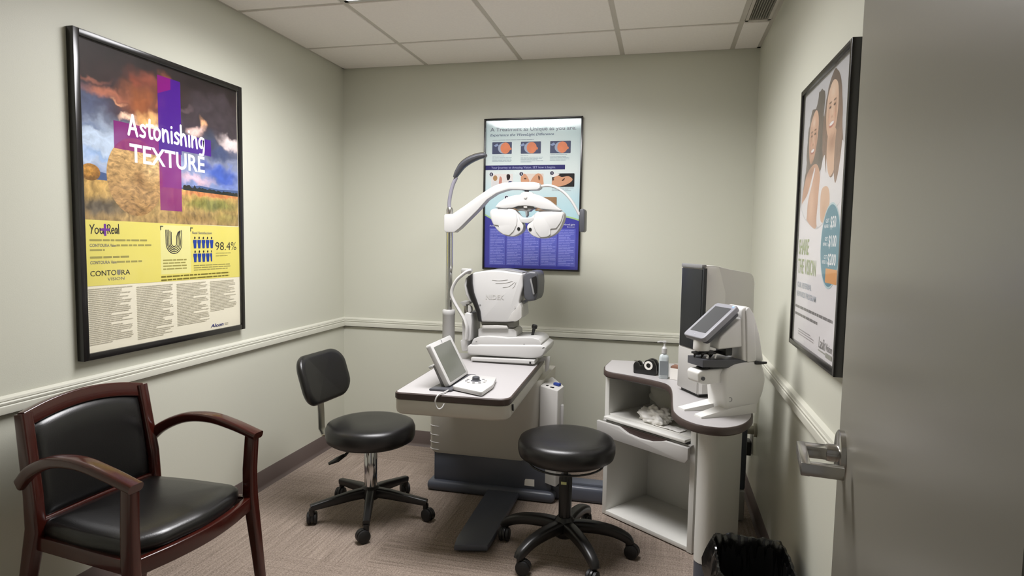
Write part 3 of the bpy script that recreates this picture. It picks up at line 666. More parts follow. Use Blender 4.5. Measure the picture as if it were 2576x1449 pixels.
# ---- right wall poster (u runs from the far end towards the camera)
RY, RZ, RW, RH = -1.3585, 1.0126, 0.6222, 0.898
t = thing('framed_poster', 'black-framed poster of two smiling women with a blue oval on the right wall', 'poster', (W, RY-RW/2, RZ))
P = Poster(t, (W, RY, RZ), (0, -1, 0), RW, RH, 0.018, 0.030, 0.018)
pw = flat('poster_white', 242, 238, 240)
P.start(pw)
P.fills('printed_backdrop', [[(0.012, 0.885), (0.012, 0.50)]+[(p.x, p.y) for p in spline([V(q) for q in [(0.012, 0.50), (0.08, 0.455), (0.149, 0.432), (0.275, 0.406), (0.40, 0.43), (0.50, 0.46), (0.61, 0.51)]], 5)]+[(0.61, 0.885)]], flat('backdrop', 204, 203, 206))
shirt = flat('shirt_white', 236, 233, 234)
hair1 = blob_mat('printed_hair_dark', [(0.50, rgb(112, 94, 84)), (0.70, rgb(104, 90, 82)), (0.86, rgb(92, 84, 80))], [(0.12, 0.76, 0.05, 0.10, rgb(140, 126, 116), 0.7, 0.0), (0.28, 0.66, 0.05, 0.12, rgb(84, 72, 66), 0.8, 0.1)], warp=0.03, wscale=9, grain=0.22, gscale=60, gvec=(1, 0.25, 1))
hair2 = blob_mat('printed_hair_brown', [(0.53, rgb(150, 116, 98)), (0.70, rgb(128, 100, 86)), (0.87, rgb(104, 88, 80))], [(0.36, 0.80, 0.05, 0.06, rgb(142, 126, 116), 0.6, 0.0), (0.50, 0.68, 0.04, 0.14, rgb(150, 116, 96), 0.7, 0.1)], warp=0.03, wscale=9, grain=0.22, gscale=60, gvec=(1, 0.25, 1))
def face_blobs(u, v, w_, h_, skin, shade, lip, turn=0.0):
    k = lambda a, b, ra, rb, c, st, hd: (u+a*w_, v+b*h_, ra*w_, rb*h_, c, st, hd)
    br, ey = rgb(84, 60, 50), rgb(56, 38, 32)
    return [k(-0.55, -0.1, 0.30, 0.8, shade, 0.5, 0.0), k(0.6, -0.1, 0.30, 0.8, shade, 0.7, 0.0), k(0, -1.0, 0.9, 0.35, shade, 0.7, 0.0), k(turn, 0.62, 0.5, 0.3, rgb(248, 226, 204), 0.6, 0.0),
            k(turn-0.36, 0.16, 0.26, 0.13, shade, 0.6, 0.0), k(turn+0.36, 0.16, 0.26, 0.13, shade, 0.6, 0.0),
            k(turn-0.38, 0.29, 0.32, 0.05, br, 0.8, 0.4), k(turn+0.38, 0.29, 0.32, 0.05, br, 0.8, 0.4),
            k(turn-0.37, 0.13, 0.25, 0.055, ey, 0.9, 0.45), k(turn+0.37, 0.13, 0.25, 0.055, ey, 0.9, 0.45),
            k(turn-0.42, -0.22, 0.24, 0.18, rgb(236, 172, 148), 0.6, 0.0), k(turn+0.42, -0.22, 0.24, 0.18, rgb(236, 172, 148), 0.6, 0.0),
            k(turn, -0.05, 0.09, 0.22, rgb(250, 226, 204), 0.6, 0.0), k(turn, -0.24, 0.20, 0.07, shade, 0.8, 0.1),
            k(turn, -0.50, 0.56, 0.13, lip, 0.9, 0.6), k(turn, -0.47, 0.46, 0.08, rgb(250, 246, 242), 1.0, 0.55)]
sk1 = blob_mat('printed_skin_tan', [(0.4, rgb(214, 166, 138)), (0.8, rgb(206, 158, 130))], [(0.10, 0.50, 0.06, 0.10, rgb(170, 120, 96), 0.6, 0.0), (0.19, 0.50, 0.06, 0.10, rgb(234, 192, 164), 0.8, 0.1), (0.15, 0.60, 0.12, 0.03, rgb(156, 108, 86), 0.6, 0.0), (0.28, 0.45, 0.05, 0.06, rgb(178, 128, 104), 0.6, 0.0)], warp=0.008, wscale=12)
sk2 = blob_mat('printed_skin_fair', [(0.4, rgb(226, 186, 156)), (0.8, rgb(226, 184, 154))], [(0.42, 0.66, 0.08, 0.05, rgb(170, 122, 96), 0.8, 0.1), (0.37, 0.46, 0.05, 0.05, rgb(206, 158, 126), 0.6, 0.0)], warp=0.008, wscale=12)
fc1 = blob_mat('printed_face_tan', [(0.6, rgb(206, 156, 128)), (0.8, rgb(224, 182, 154))], face_blobs(0.174, 0.708, 0.063, 0.084, 0, rgb(160, 112, 88), rgb(170, 84, 78), -0.05), warp=0.004, wscale=10)
fc2 = blob_mat('printed_face_fair', [(0.66, rgb(226, 180, 150)), (0.85, rgb(238, 206, 180))], face_blobs(0.402, 0.756, 0.068, 0.087, 0, rgb(182, 132, 104), rgb(186, 96, 86), 0.04), warp=0.004, wscale=10)
P.fills('printed_hair', [wavy(smooth2([(0.262, 0.852), (0.225, 0.845), (0.19, 0.80), (0.135, 0.80), (0.10, 0.76), (0.085, 0.71), (0.085, 0.62), (0.06, 0.55), (0.05, 0.50), (0.12, 0.50), (0.22, 0.56), (0.30, 0.60), (0.335, 0.68), (0.305, 0.76), (0.31, 0.82)], 10), 0.011, 46)], hair1, 'dark hair of the left woman', uv=True)
P.fills('printed_body', [smooth2([(0.11, 0.60), (0.06, 0.55), (0.045, 0.495), (0.12, 0.448), (0.20, 0.42), (0.275, 0.412), (0.30, 0.47), (0.30, 0.55), (0.265, 0.604), (0.2, 0.62)])], sk1, 'bare shoulder and arm of the left woman', uv=True)
P.fills('printed_top', [smooth2([(0.04, 0.495), (0.08, 0.462), (0.13, 0.444), (0.14, 0.50), (0.19, 0.56), (0.22, 0.60), (0.205, 0.602), (0.13, 0.53)])], shirt)
P.fills('printed_face', [smooth2([(0.178, 0.795), (0.128, 0.765), (0.112, 0.71), (0.125, 0.655), (0.152, 0.626), (0.195, 0.640), (0.228, 0.69), (0.238, 0.75), (0.215, 0.788)])], fc1, 'smiling face of the left woman', uv=True)
P.fills('printed_hair', [wavy(smooth2([(0.405, 0.872), (0.36, 0.845), (0.325, 0.80), (0.30, 0.73), (0.305, 0.66), (0.335, 0.60), (0.36, 0.57), (0.47, 0.555), (0.54, 0.59), (0.53, 0.68), (0.505, 0.78), (0.475, 0.835), (0.44, 0.86)], 10), 0.006, 40)], hair2, 'long brown hair of the right woman', uv=True)
P.fills('printed_neck', [smooth2([(0.37, 0.69), (0.37, 0.60), (0.42, 0.56), (0.48, 0.60), (0.46, 0.69)])], sk2, uv=True)
P.fills('printed_top', [smooth2([(0.33, 0.63), (0.30, 0.58), (0.285, 0.50), (0.29, 0.415), (0.45, 0.45), (0.60, 0.505), (0.60, 0.60), (0.55, 0.64), (0.51, 0.645), (0.47, 0.575), (0.43, 0.555), (0.39, 0.575), (0.36, 0.62)])], shirt, 'white shirt of the right woman')
P.fills('printed_lock', [smooth2([(0.465, 0.69), (0.455, 0.62), (0.462, 0.56), (0.485, 0.535), (0.515, 0.58), (0.53, 0.66), (0.50, 0.72)]), smooth2([(0.33, 0.68), (0.345, 0.62), (0.37, 0.575), (0.355, 0.65), (0.345, 0.70)])], hair2, uv=True)
P.fills('printed_face', [smooth2([(0.40, 0.842), (0.352, 0.815), (0.334, 0.762), (0.345, 0.71), (0.375, 0.678), (0.412, 0.668), (0.452, 0.70), (0.470, 0.755), (0.455, 0.82)])], fc2, 'smiling face of the right woman', uv=True)
P.fills('printed_arm', [smooth2([(0.33, 0.53), (0.315, 0.49), (0.335, 0.43), (0.41, 0.435), (0.43, 0.49), (0.40, 0.53)])], sk2, uv=True)
P.fills('offer_oval', [ellipse(0.462, 0.355, 0.113, 0.126, 48)], flat('oval_rim', 190, 214, 220)); P.fills('offer_oval', [ellipse(0.462, 0.355, 0.107, 0.120, 48)], flat('teal', 70, 136, 158), 'blue-green oval with three offers')
P.text('offer_text', [('$50', 0.455, 0.408, 0.032, 0.062, 0.02, 0), ('$100', 0.445, 0.353, 0.032, 0.085, 0.02, 0), ('$200', 0.445, 0.300, 0.032, 0.09, 0.02, 0),
    ('GET', 0.40, 0.424, 0.011, 0.04, 0.01, 0), ('REFER 1', 0.385, 0.408, 0.010, 0.06, 0.01, 0), ('GET', 0.40, 0.370, 0.011, 0.034, 0.01, 0), ('REFER 2', 0.38, 0.354, 0.010, 0.055, 0.01, 0), ('GET', 0.40, 0.316, 0.011, 0.034, 0.01, 0), ('REFER 3', 0.38, 0.301, 0.010, 0.055, 0.01, 0)], wink, 'white dollar amounts 50, 100 and 200')
P.fills('orange_tag', [round_poly(rect(0.428, 0.246, 0.555, 0.288), 0.005)], flat('orange', 232, 160, 84), 'small orange tag on the oval')
P.text('headline', [('SHARE', 0.036, 0.324, 0.052, 0.155, 0.015, 0), ('THE VISION', 0.036, 0.258, 0.050, 0.268, 0.01, 0)], flat('sage', 158, 176, 116), 'green words SHARE THE VISION')
P.text('subhead', [('OUR REFERRAL', 0.044, 0.208, 0.019, 0.215, 0.01, 0), ('REWARDS PROGRAM', 0.042, 0.176, 0.019, 0.285, 0.01, 0)], flat('mist', 176, 186, 200), 'pale blue words REFERRAL PROGRAM')
P.para('body_text', [(0.028, 0.150, 0.536, 0.130, 1), (0.030, 0.124, 0.472, 0.104, 1)], flat('body_grey', 116, 112, 116)); P.para('fine_print', [(0.095, 0.068, 0.337, 0.044, 3)], flat('fine_grey', 178, 172, 176))
P.text('logo', [('Lasik', 0.395, 0.046, 0.034, 0.075, 0.0, 0), ('Vision', 0.475, 0.050, 0.022, 0.075, 0.01, 0)], flat('logo_grey', 110, 106, 108), 'grey logo in the lower corner')
P.fills('logo_rule', [rect(0.39, 0.036, 0.475, 0.040), rect(0.48, 0.030, 0.552, 0.044)], flat('logo_rule', 160, 160, 150))

# ================================================================== ARMCHAIR
t = thing('armchair', 'dark cherry-wood armchair with black leather seat and back against the left wall', 'chair', (0.38, -2.10, 0), math.radians(-3.3))
def L_(name, mb, m, parent=t, label=None, smooth=38): return obj(name, mb, m, parent, local=True, label=label, smooth=smooth)
for s in (1, -1):
    # rear leg: foot splayed back, rising into the back post
    L_('leg', MB().bar([(-0.265, s*0.225, 0), (-0.235, s*0.222, 0.2), (-0.18, s*0.22, 0.44), (-0.185, s*0.22, 0.55), (-0.222, s*0.213, 0.802)],
                       [(0.034, 0.036), (0.036, 0.042), (0.038, 0.056), (0.038, 0.05), (0.04, 0.04)], up=(1, 0, 0.15)), wood)
    L_('leg', MB().bar([(0.275, s*0.268, 0), (0.256, s*0.262, 0.2), (0.236, s*0.252, 0.42), (0.236, s*0.252, 0.52), (0.245, s*0.255, 0.652)],
                       [(0.028, 0.03), (0.034, 0.036), (0.04, 0.046), (0.038, 0.044), (0.036, 0.042)], up=(1, 0, 0.1)), wood)
    arm = spline([V(q) for q in [(-0.215, s*0.236, 0.585), (-0.15, s*0.245, 0.640), (-0.05, s*0.252, 0.682), (0.06, s*0.256, 0.692), (0.16, s*0.258, 0.675), (0.27, s*0.258, 0.645)]], 6)
    n = len(arm)
    L_('armrest', MB().bar(arm, [(0.028+0.022*min(1, i/(n*0.6)), 0.042-0.016*i/n) for i in range(n)], up=(0, 0, 1), r=0.35), wood)
# back: arched top rail and lower rail
top = spline([V((-0.224-0.012*(1-(k/3)**2), k/3*0.212, 0.812-0.030*(k/3)**2)) for k in (-3, -2, -1, 0, 1, 2, 3)], 4)
L_('top_rail', MB().bar(top, [(0.03, 0.05)]*len(top), up=(-0.15, 0, 1), r=0.15), wood)
L_('lower_rail', MB().bar([(-0.176, -0.21, 0.45), (-0.186, 0, 0.45), (-0.176, 0.21, 0.45)], [(0.025, 0.04)]*3), wood)
def back_pt(a, b, off):       # a across, b 0..1 up, off forward
    top_z = 0.786-0.030*(a/0.2)**2; z = 0.458+(top_z+0.008-0.458)*b
    return V((-0.184-0.040*b**1.3-0.010*(1-(a/0.2)**2)+off, a, z))
N = 14; loops = []
mb = MB()
def padgrid(mb, fn, nu, nv):
    g = [[mb.bm.verts.new(fn(i/nu, j/nv)) for j in range(nv+1)] for i in range(nu+1)]
    for i in range(nu):
        for j in range(nv): mb.bm.faces.new((g[i][j], g[i+1][j], g[i+1][j+1], g[i][j+1]))
    return g
def puff(u, v, p=6): return max(0, 1-abs(2*u-1)**p)**0.5*max(0, 1-abs(2*v-1)**p)**0.5
front = padgrid(mb, lambda u, v: back_pt((u-0.5)*0.412, v, 0.004+0.022*puff(u, v)), 18, 18)
rear = padgrid(mb, lambda u, v: back_pt((u-0.5)*0.412, v, -0.006-0.008*puff(u, v)), 18, 18)
ring = lambda g: [g[i][0] for i in range(18)]+[g[18][j] for j in range(18)]+[g[i][18] for i in range(18, 0, -1)]+[g[0][j] for j in range(18, 0, -1)]
for a, b, c_, d_ in zip(ring(front), ring(front)[1:]+ring(front)[:1], ring(rear)[1:]+ring(rear)[:1], ring(rear)): mb.bm.faces.new((a, b, c_, d_))
L_('backrest', mb, leather, label='black leather back panel', smooth=60)
# seat: tapered outline bowed at the front
def seat_out(k): return [(-0.178, -0.212*k), (0.0, -0.232*k), (0.205, -0.238*k), (0.252, -0.15*k), (0.272, 0.0), (0.252, 0.15*k), (0.205, 0.238*k), (0.0, 0.232*k), (-0.178, 0.212*k)]
so = round_poly(seat_out(1.0), 0.03, 4)
cx = 0.04
def sc_(f, z): return [V((cx+(x-cx)*f, y*f, z)) for x, y in so]
L_('seat', MB().loft([sc_(0.96, 0.405), sc_(0.985, 0.415), sc_(1.0, 0.435), sc_(0.985, 0.452), sc_(0.93, 0.463), sc_(0.75, 0.471), sc_(0.4, 0.475), sc_(0.05, 0.476)]), leather, label='black leather seat cushion', smooth=60)
fr = spline([V((0.238, -0.245, 0.395)), V((0.265, -0.12, 0.395)), V((0.276, 0, 0.395)), V((0.265, 0.12, 0.395)), V((0.238, 0.245, 0.395))], 5)
mb = MB().bar(fr, [(0.022, 0.05)]*len(fr), r=0.15)
for s in (1, -1): mb.bar([(-0.17, s*0.215, 0.395), (0.23, s*0.245, 0.395)], [(0.022, 0.045)]*2, r=0.15)
mb.bar([(-0.175, -0.21, 0.395), (-0.175, 0.21, 0.395)], [(0.022, 0.045)]*2, r=0.15)
L_('seat_frame', mb, wood)

# ================================================================== ROLLING STOOLS
def caster(parent, p, heading, tilt_side=1):
    """twin-wheel caster hanging below p, trailing along heading; local coordinates"""
    h = V((math.cos(heading), math.sin(heading), 0)); s = V((-h.y, h.x, 0)); p = V(p); c = p+h*0.016; c.z = 0.030
    hood = MB().cyl(V((p.x, p.y, 0.048)), V((p.x, p.y, p.z)), 0.0135)
    hd = []
    for k in range(9):
        a = math.radians(-20+k*27.5); hd.append((0.032*math.cos(a), 0.032*math.sin(a)))
    hood.prism([c+h*x+V((0, 0, z+0.002))-s*0.006 for x, z in hd], s*0.012, 0.002)
    o = obj('caster', hood, black, parent, local=True)
    for q in (1, -1):
        wb = MB(); a0, a1 = c+s*(q*0.0065), c+s*(q*0.024)
        wb.tube([a0, a0+(a1-a0)*0.15, a0+(a1-a0)*0.75, a1], [0.027, 0.030, 0.0295, 0.022], 24)
        obj('wheel', wb, rubber, o, local=True)
def cushion(r, z0, z1, ed=0.03):
    return MB().lathe([(r-0.025, z0), (r-0.006, z0+0.012), (r, z0+ed), (r, z1-ed*1.1), (r-0.008, z1-ed*0.5), (r-0.03, z1-0.008), (r*0.7, z1-0.001), (r*0.35, z1), (0.004, z1)], seg=56)

# stool with a backrest
t = thing('rolling_stool', 'black round-seated rolling stool with backrest and chrome post, left of the instrument table', 'stool', (0.708, -1.042, 0))
def L_(name, mb, m, parent=None, label=None, smooth=38): return obj(name, mb, m, parent or t, local=True, label=label, smooth=smooth)
for k in range(5):
    a = math.radians(4+72*k); d = V((math.cos(a), math.sin(a), 0))
    L_('base_arm', MB().bar([d*0.02+V((0, 0, 0.118)), d*0.10+V((0, 0, 0.112)), d*0.2+V((0, 0, 0.098)), d*0.287+V((0, 0, 0.086))], [(0.042, 0.05), (0.04, 0.046), (0.035, 0.038), (0.032, 0.03)], r=0.28), black)
    caster(t, d*0.282+V((0, 0, 0.08)), a+(-0.5, 0.9, 2.2, -1.8, -1.1)[k])
L_('hub', MB().lathe([(0.036, 0.085), (0.042, 0.095), (0.042, 0.14), (0.034, 0.15)]), black)
L_('gas_post', MB().lathe([(0.030, 0.14), (0.031, 0.15), (0.0315, 0.325), (0.029, 0.33)]), chrome, label='chrome post')
L_('gas_rod', MB().lathe([(0.022, 0.325), (0.022, 0.345), (0.014, 0.345), (0.014, 0.372)]), black)
L_('seat_plate', MB().box((-0.09, -0.07, 0.362), (0.09, 0.07, 0.378), 0.004), black)
L_('seat', cushion(0.216, 0.376, 0.478, 0.034), vinyl, label='round black vinyl seat', smooth=60)
ld = V((math.cos(math.radians(197)), math.sin(math.radians(197)), 0)); q0 = V((-0.03, -0.05, 0.366))
L_('height_lever', MB().tube([q0, q0+V((-0.03, -0.03, -0.01)), q0+V((-0.055, -0.05, -0.04)), q0+V((-0.08, -0.065, -0.055))], [0.004, 0.004, (0.009, 0.007), (0.006, 0.005)], 10).tube([q0+V((-0.058, -0.05, -0.04)), q0+V((-0.085, -0.068, -0.058)), q0+V((-0.12, -0.09, -0.075))], [(0.012, 0.008), (0.022, 0.011), (0.012, 0.006)], 12), black)
bd = math.radians(176); hd = V((math.cos(bd), math.sin(bd), 0))
L_('back_bracket', MB().bar([hd*0.05+V((0, 0, 0.371)), hd*0.2+V((0, 0, 0.371)), hd*0.262+V((0, 0, 0.380)), hd*0.280+V((0, 0, 0.41)), hd*0.283+V((0, 0, 0.50)), hd*0.292+V((0, 0, 0.62))], [(0.05, 0.006)]*6, up=hd*-1, r=0.2), brushed, label='flat chrome back bracket')
mb = MB(); tn = V((-hd.y, hd.x, 0)); upv = (V((0, 0, 1))*0.95+hd*0.30).normalized(); nn = upv.cross(tn); nn = nn if nn.dot(hd) < 0 else -nn
pc = hd*0.285+V((0, 0, 0.668))
loops = []
for off, f in ((-0.024, 0.80), (-0.019, 0.95), (-0.006, 1.0), (0.006, 1.0), (0.017, 0.95), (0.022, 0.82), (0.024, 0.4), (0.024, 0.03)):
    lp = []
    for a, b in rrect(0.375*f, 0.25*f, 0.085*f, 8):
        lp.append(pc+tn*a+upv*b+nn*(off+0.9*a*a))
    loops.append(lp)
L_('backrest', MB().loft(loops), vinyl, label='padded black backrest', smooth=60)

# backless stool
t = thing('rolling_stool', 'backless black round rolling stool in front of the desk cabinet', 'stool', (1.690, -1.147, 0))
for k, deg in enumerate((7, 79, 151, 223, 295)):
    a = math.radians((4, 76, 172, 238, 304)[k]); d = V((math.cos(a), math.sin(a), 0))
    pts = spline([d*0.02+V((0, 0, 0.115)), d*0.10+V((0, 0, 0.122)), d*0.2+V((0, 0, 0.112)), d*0.268+V((0, 0, 0.086)), d*0.288+V((0, 0, 0.062))], 4)
    n = len(pts)
    L_('base_arm', MB().bar(pts, [(0.06-0.026*i/n, 0.055-0.02*i/n) for i in range(n)], r=0.32), black)
    caster(t, d*0.28+V((0, 0, 0.075)), a+(-0.4, 0.5, 1.7, 2.0, -0.9)[k])
L_('hub', MB().lathe([(0.04, 0.07), (0.05, 0.085), (0.046, 0.14), (0.032, 0.16)]), black)
L_('gas_post', MB().lathe([(0.028, 0.15), (0.029, 0.33), (0.024, 0.345), (0.02, 0.346)]), black)
L_('sticker', MB().obox((-0.004, -0.029, 0.317), (0.024, 0.002, 0.012), (1, 0, 0), (0, 1, 0)), mat('label_yellow', rgb(210, 214, 150), 0.6), label='small pale label')
L_('gas_rod', MB().lathe([(0.0105, 0.34), (0.0105, 0.42)]), black)
L_('seat_plate', MB().box((-0.085, -0.085, 0.412), (0.085, 0.085, 0.428), 0.004), black)
rg = [V((0.162*math.cos(2*math.pi*i/40), 0.162*math.sin(2*math.pi*i/40), 0.402)) for i in range(41)]
L_('height_ring', MB().tube(rg, 0.0045, 8, cap=False).tube([(-0.162, 0, 0.402), (-0.09, 0, 0.418), (-0.06, 0, 0.42)], 0.0045, 8).tube([(0.162, 0, 0.402), (0.09, 0, 0.418), (0.06, 0, 0.42)], 0.0045, 8), black, label='thin black height-adjusting ring')
L_('seat', cushion(0.212, 0.426, 0.524, 0.034), vinyl, label='round black vinyl seat', smooth=60)

# ================================================================== INSTRUMENT STAND
t = thing('instrument_stand', 'white pedestal instrument table with grey top, dark base and chrome instrument pole', 'instrument table', (1.2, -0.45, 0))
obj('base_plate', MB().box((0.86, -0.683, 0), (1.565, -0.12, 0.056), 0.022, seg=3), slate, t, label='dark slate base plate')
obj('base_column', MB().box((0.892, -0.650, 0.054), (1.54, -0.15, 0.215), 0.006), slate, t, label='dark slate base column')
st = MB(); st.slab([(1320, 1208), (1322, 1205), (1344, 1207), (1344, 1224), (1319, 1221)], -0.6520, 0.003)
obj('sticker', st, paper, t, label='white sticker')
obj('foot_plate', MB().prism([(1.209, -0.69, 0.020), (1.380, -0.69, 0.020), (1.376, -1.20, 0.012), (1.370, -1.262, 0.008), (1.228, -1.296, 0.008), (1.218, -1.23, 0.012)], (0, 0, 0.030), 0.008), slate, t, label='flat dark foot plate on the carpet')
obj('floor_beam', MB().box((1.50, -0.62, 0.0), (1.86, -0.50, 0.085), 0.02, seg=3).box((1.50, -0.60, 0.07), (1.86, -0.52, 0.10), 0.012), slate, t, label='slate beam running to the desk')
ped = round_poly([(0.862, -0.662), (1.478, -0.662), (1.478, -0.18), (0.862, -0.18)], [0.05, 0.12, 0.02, 0.02], 8)
def insp(f, z): 
    cx, cy = 1.17, -0.42
    return [V((cx+(x-cx)*(1-f/0.31), cy+(y-cy)*(1-f/0.24), z)) for x, y in ped]
obj('pedestal', MB().loft([insp(0.03, 0.198), insp(0.01, 0.205), insp(0, 0.222), insp(0, 0.63)]), offw, t, label='white pedestal body')
for z in (0.354, 0.305, 0.263, 0.225):
    arc = [V((0.862, -0.60, z))]+[V((x, y, z)) for x, y in ped if x < 0.915 and y < -0.60]+[V((0.925, -0.662, z))]
    arc.sort(key=lambda p: p.x-p.y)
    obj('vent_ridge', MB().tube(arc, [0.0006]+[0.0022]*(len(arc)-2)+[0.0006], 8), white, t)
rot = Matrix.Translation((1.22, -0.9, 0)) @ Matrix.Rotation(math.radians(2.0), 4, 'Z') @ Matrix.Translation((-1.22, 0.9, 0))
def rp(pts): return [tuple((rot @ V((x, y, 0)))[:2]) for x, y in pts]
def inset(pts, d):
    cx, cy = 1.222, -0.905
    return [(cx+(x-cx)*(1-d/0.245), cy+(y-cy)*(1-d/0.48)) for x, y in pts]
top = round_poly([(0.968, -1.388), (1.468, -1.388), (1.468, -0.42), (0.968, -0.42)], [0.03, 0.06, 0.02, 0.02], 8)
lz = lambda pts, z: [V((x, y, z)) for x, y in pts]
obj('tray', MB().loft([lz(rp(inset(top, 0.06)), 0.622), lz(rp(inset(top, 0.016)), 0.625), lz(rp(inset(top, 0.006)), 0.634), lz(rp(inset(top, 0.003)), 0.650), lz(rp(inset(top, 0.003)), 0.688), lz(rp(inset(top, 0.008)), 0.692)]), offw, t, label='pale tray under the table top')
obj('edge_band', MB().loft([lz(rp(inset(top, 0.004)), 0.690), lz(rp(top), 0.695), lz(rp(top), 0.716), lz(rp(inset(top, 0.003)), 0.7195)]), edgeb, t, label='dark brown table edge')
obj('tabletop', MB().loft([lz(rp(inset(top, 0.006)), 0.70), lz(rp(inset(top, 0.006)), 0.7203)]), lamin, t, label='pale grey laminate table top')
obj('edge_clip', MB().slab([(1356, 905), (1366, 897), (1383, 898), (1383, 907), (1379, 932), (1371, 936), (1371, 907), (1356, 911)], -0.60, 0.02, 0.002), white, t)
obj('tray_latch', MB().slab([(1287, 1018), (1291, 1019), (1292, 1034), (1288, 1033)], -1.315, 0.012), black, t)
obj('table_knob', MB().slab(round_poly([(1077, 922), (1090, 917), (1093, 924), (1080, 929)], 3), -0.86, 0.02, 0.002), white, t)
# control column beside the pedestal
cf = round_poly([(1.466, -0.622), (1.572, -0.690), (1.592, -0.600), (1.500, -0.440)], 0.012, 4)
cc = MB().loft([[V((x+(1.53-x)*i, y+(-0.58-y)*i, z+(0.02*(y+0.69)/0.25 if z > 0.5 else 0))) for x, y in cf] for z, i in ((0.10, 0.0), (0.595, 0.0), (0.601, 0.03), (0.603, 0.08))])
obj('control_column', cc, white2, t, label='white control column right of the pedestal')
ctop = lambda x, y: 0.603+0.02*(y+0.69)/0.25
obj('blue_switch', MB().obox((1.555, -0.600, ctop(1.555, -0.6)+0.007), (0.040, 0.020, 0.016), (1, -0.55, 0), (0.55, 1, 0), 0.004), bluek, t, label='blue rocker knob')
for x, y, a in ((1.535, -0.640, 0.022), (1.505, -0.615, 0.012)):
    obj('button', MB().obox((x, y, ctop(x, y)+0.0015), (a, 0.010, 0.004), (1, -0.6, 0), (0.6, 1, 0), 0.001), black, t)
obj('side_handle', MB().obox((1.588, -0.63, 0.44), (0.018, 0.03, 0.16), (1, 0.22, 0), (-0.22, 1, 0), 0.006), white, t)
# pole
PX, PYY = 0.9165, -0.50
obj('pole_sleeve', MB().lathe([(0.036, 0.62), (0.035, 0.66), (0.0345, 0.945), (0.036, 0.947), (0.036, 0.968), (0.032, 0.974)], (PX, PYY, 0)), white, t, label='white pole sleeve')
obj('pole', MB().lathe([(0.0185, 0.96), (0.0185, 1.45)], (PX, PYY, 0)), chrome, t, label='chrome pole')
z3 = lambda pts: [(1080+x/3.45, 280+y/3.45) for x, y in pts]
am = z3([(125, 905), (135, 893), (200, 890), (300, 822), (420, 735), (520, 668), (575, 638), (640, 619), (740, 613), (900, 612), (950, 622), (962, 640), (960, 664), (935, 680), (840, 682), (760, 676), (690, 676), (640, 690), (580, 712), (500, 765), (420, 855), (340, 935), (260, 1015), (215, 1050), (140, 1050), (125, 1030)])
obj('swing_arm', MB().slab(am, -0.535, 0.07, 0.006), white, t, label='curved white arm carrying the lens head')
obj('swing_arm_shoe', MB().slab(z3([(230, 1035), (340, 925), (420, 845), (500, 760), (580, 708), (650, 686), (700, 676), (690, 668), (640, 676), (570, 700), (490, 752), (400, 845), (300, 945), (215, 1030)]), -0.525, 0.05, 0.003), greyp, t)
lamp = obj('lamp_collar', MB().lathe([(0.018, at(1130, 538, PYY).z), (0.019, at(1130, 528, PYY).z), (0.014, at(1130, 522, PYY).z)], (PX, PYY, 0)), brushed, t, label='chrome lamp collar')
gp = spline([V((PX, PYY, at(1130, 530, PYY).z)), at(1130, 512, PYY), at(1133, 490, PYY), at(1139, 466, PYY), at(1148, 446, PYY)], 8)
obj('gooseneck', MB().tube(gp, 0.0105, 14), mat('grey_flex', rgb(132, 130, 140), 0.4), t, label='grey flexible lamp neck')
hp_ = spline([at(1144, 447, PYY), at(1151, 434, PYY), at(1163, 417, PYY), at(1180, 404, PYY), at(1200, 395, PYY), at(1218, 391, PYY), at(1223, 394, PYY)], 5)
n = len(hp_); lh = [0.010+0.020*math.sin(math.pi*min(1, (i/(n-1))*0.93+0.06))**0.8 for i in range(n)]
lhead = obj('lamp_head', MB().tube(hp_, [(r*1.25, r*0.62) for r in lh], 18), dgrey, t, label='dark grey lamp head')
obj('lamp_top_shell', MB().tube([p+V((-0.004, 0, 0.008)) for p in hp_[8:-4]], [(r*0.9, r*0.42) for r in lh[8:-4]], 14), brushed, lhead, label='silver top of the lamp head')
rod = spline([at(1356, 470, -0.5), at(1372, 467, -0.5), at(1392, 469, -0.5), at(1416, 482, -0.5), at(1436, 503, -0.5), at(1449, 524, -0.5), at(1458, 541, -0.5)], 6)
ro = obj('card_rod', MB().tube(rod, 0.0075, 10), white, t, label='curved white rod')
obj('card_holder', MB().slab(round_poly([(1459, 526), (1468, 525), (1471, 530), (1470, 580), (1466, 584), (1458, 583), (1457, 545)], 2), -0.55, 0.10, 0.003), dgrey, ro, label='dark card holder seen edge-on')

# lens head hanging from the arm
hx = at(1325, 490, -0.5)
t = thing('phoropter', 'white two-lobed lens-testing head hanging from the curved white arm', 'phoropter', (hx.x, -0.52, hx.z))
obj('hanger', MB().lathe([(0.010, at(1325, 489, -0.5).z), (0.012, at(1325, 480, -0.5).z), (0.026, at(1325, 478.5, -0.5).z), (0.026, at(1325, 475, -0.5).z)], (hx.x, -0.5, 0)), dgrey, t)
obj('top_cover', MB().slab(z3([(570, 832), (600, 792), (640, 764), (690, 740), (745, 727), (790, 722), (800, 706), (830, 698), (880, 700), (895, 712), (960, 732), (1030, 768), (1090, 815), (1148, 862), (1060, 856), (960, 846), (900, 826), (835, 818), (770, 822), (720, 838), (640, 842)]), -0.565, 0.075, 0.005), white, t, label='arched white top cover')
obj('cover_button', MB().slab(z3(ellipse(833, 745, 14, 14, 16)), -0.570, 0.01, 0.001), white2, t)
obj('bridge_mount', MB().slab(z3([(740, 842), (790, 822), (880, 822), (925, 842), (890, 850), (868, 868), (850, 868), (850, 900), (838, 918), (832, 868), (800, 862), (770, 858)]), -0.548, 0.05, 0.002), greyp, t, label='grey bridge between the lens housings')
obj('slider', MB().slab(z3([(815, 795), (850, 797), (848, 840), (818, 838)]), -0.560, 0.02, 0.002), white2, t)
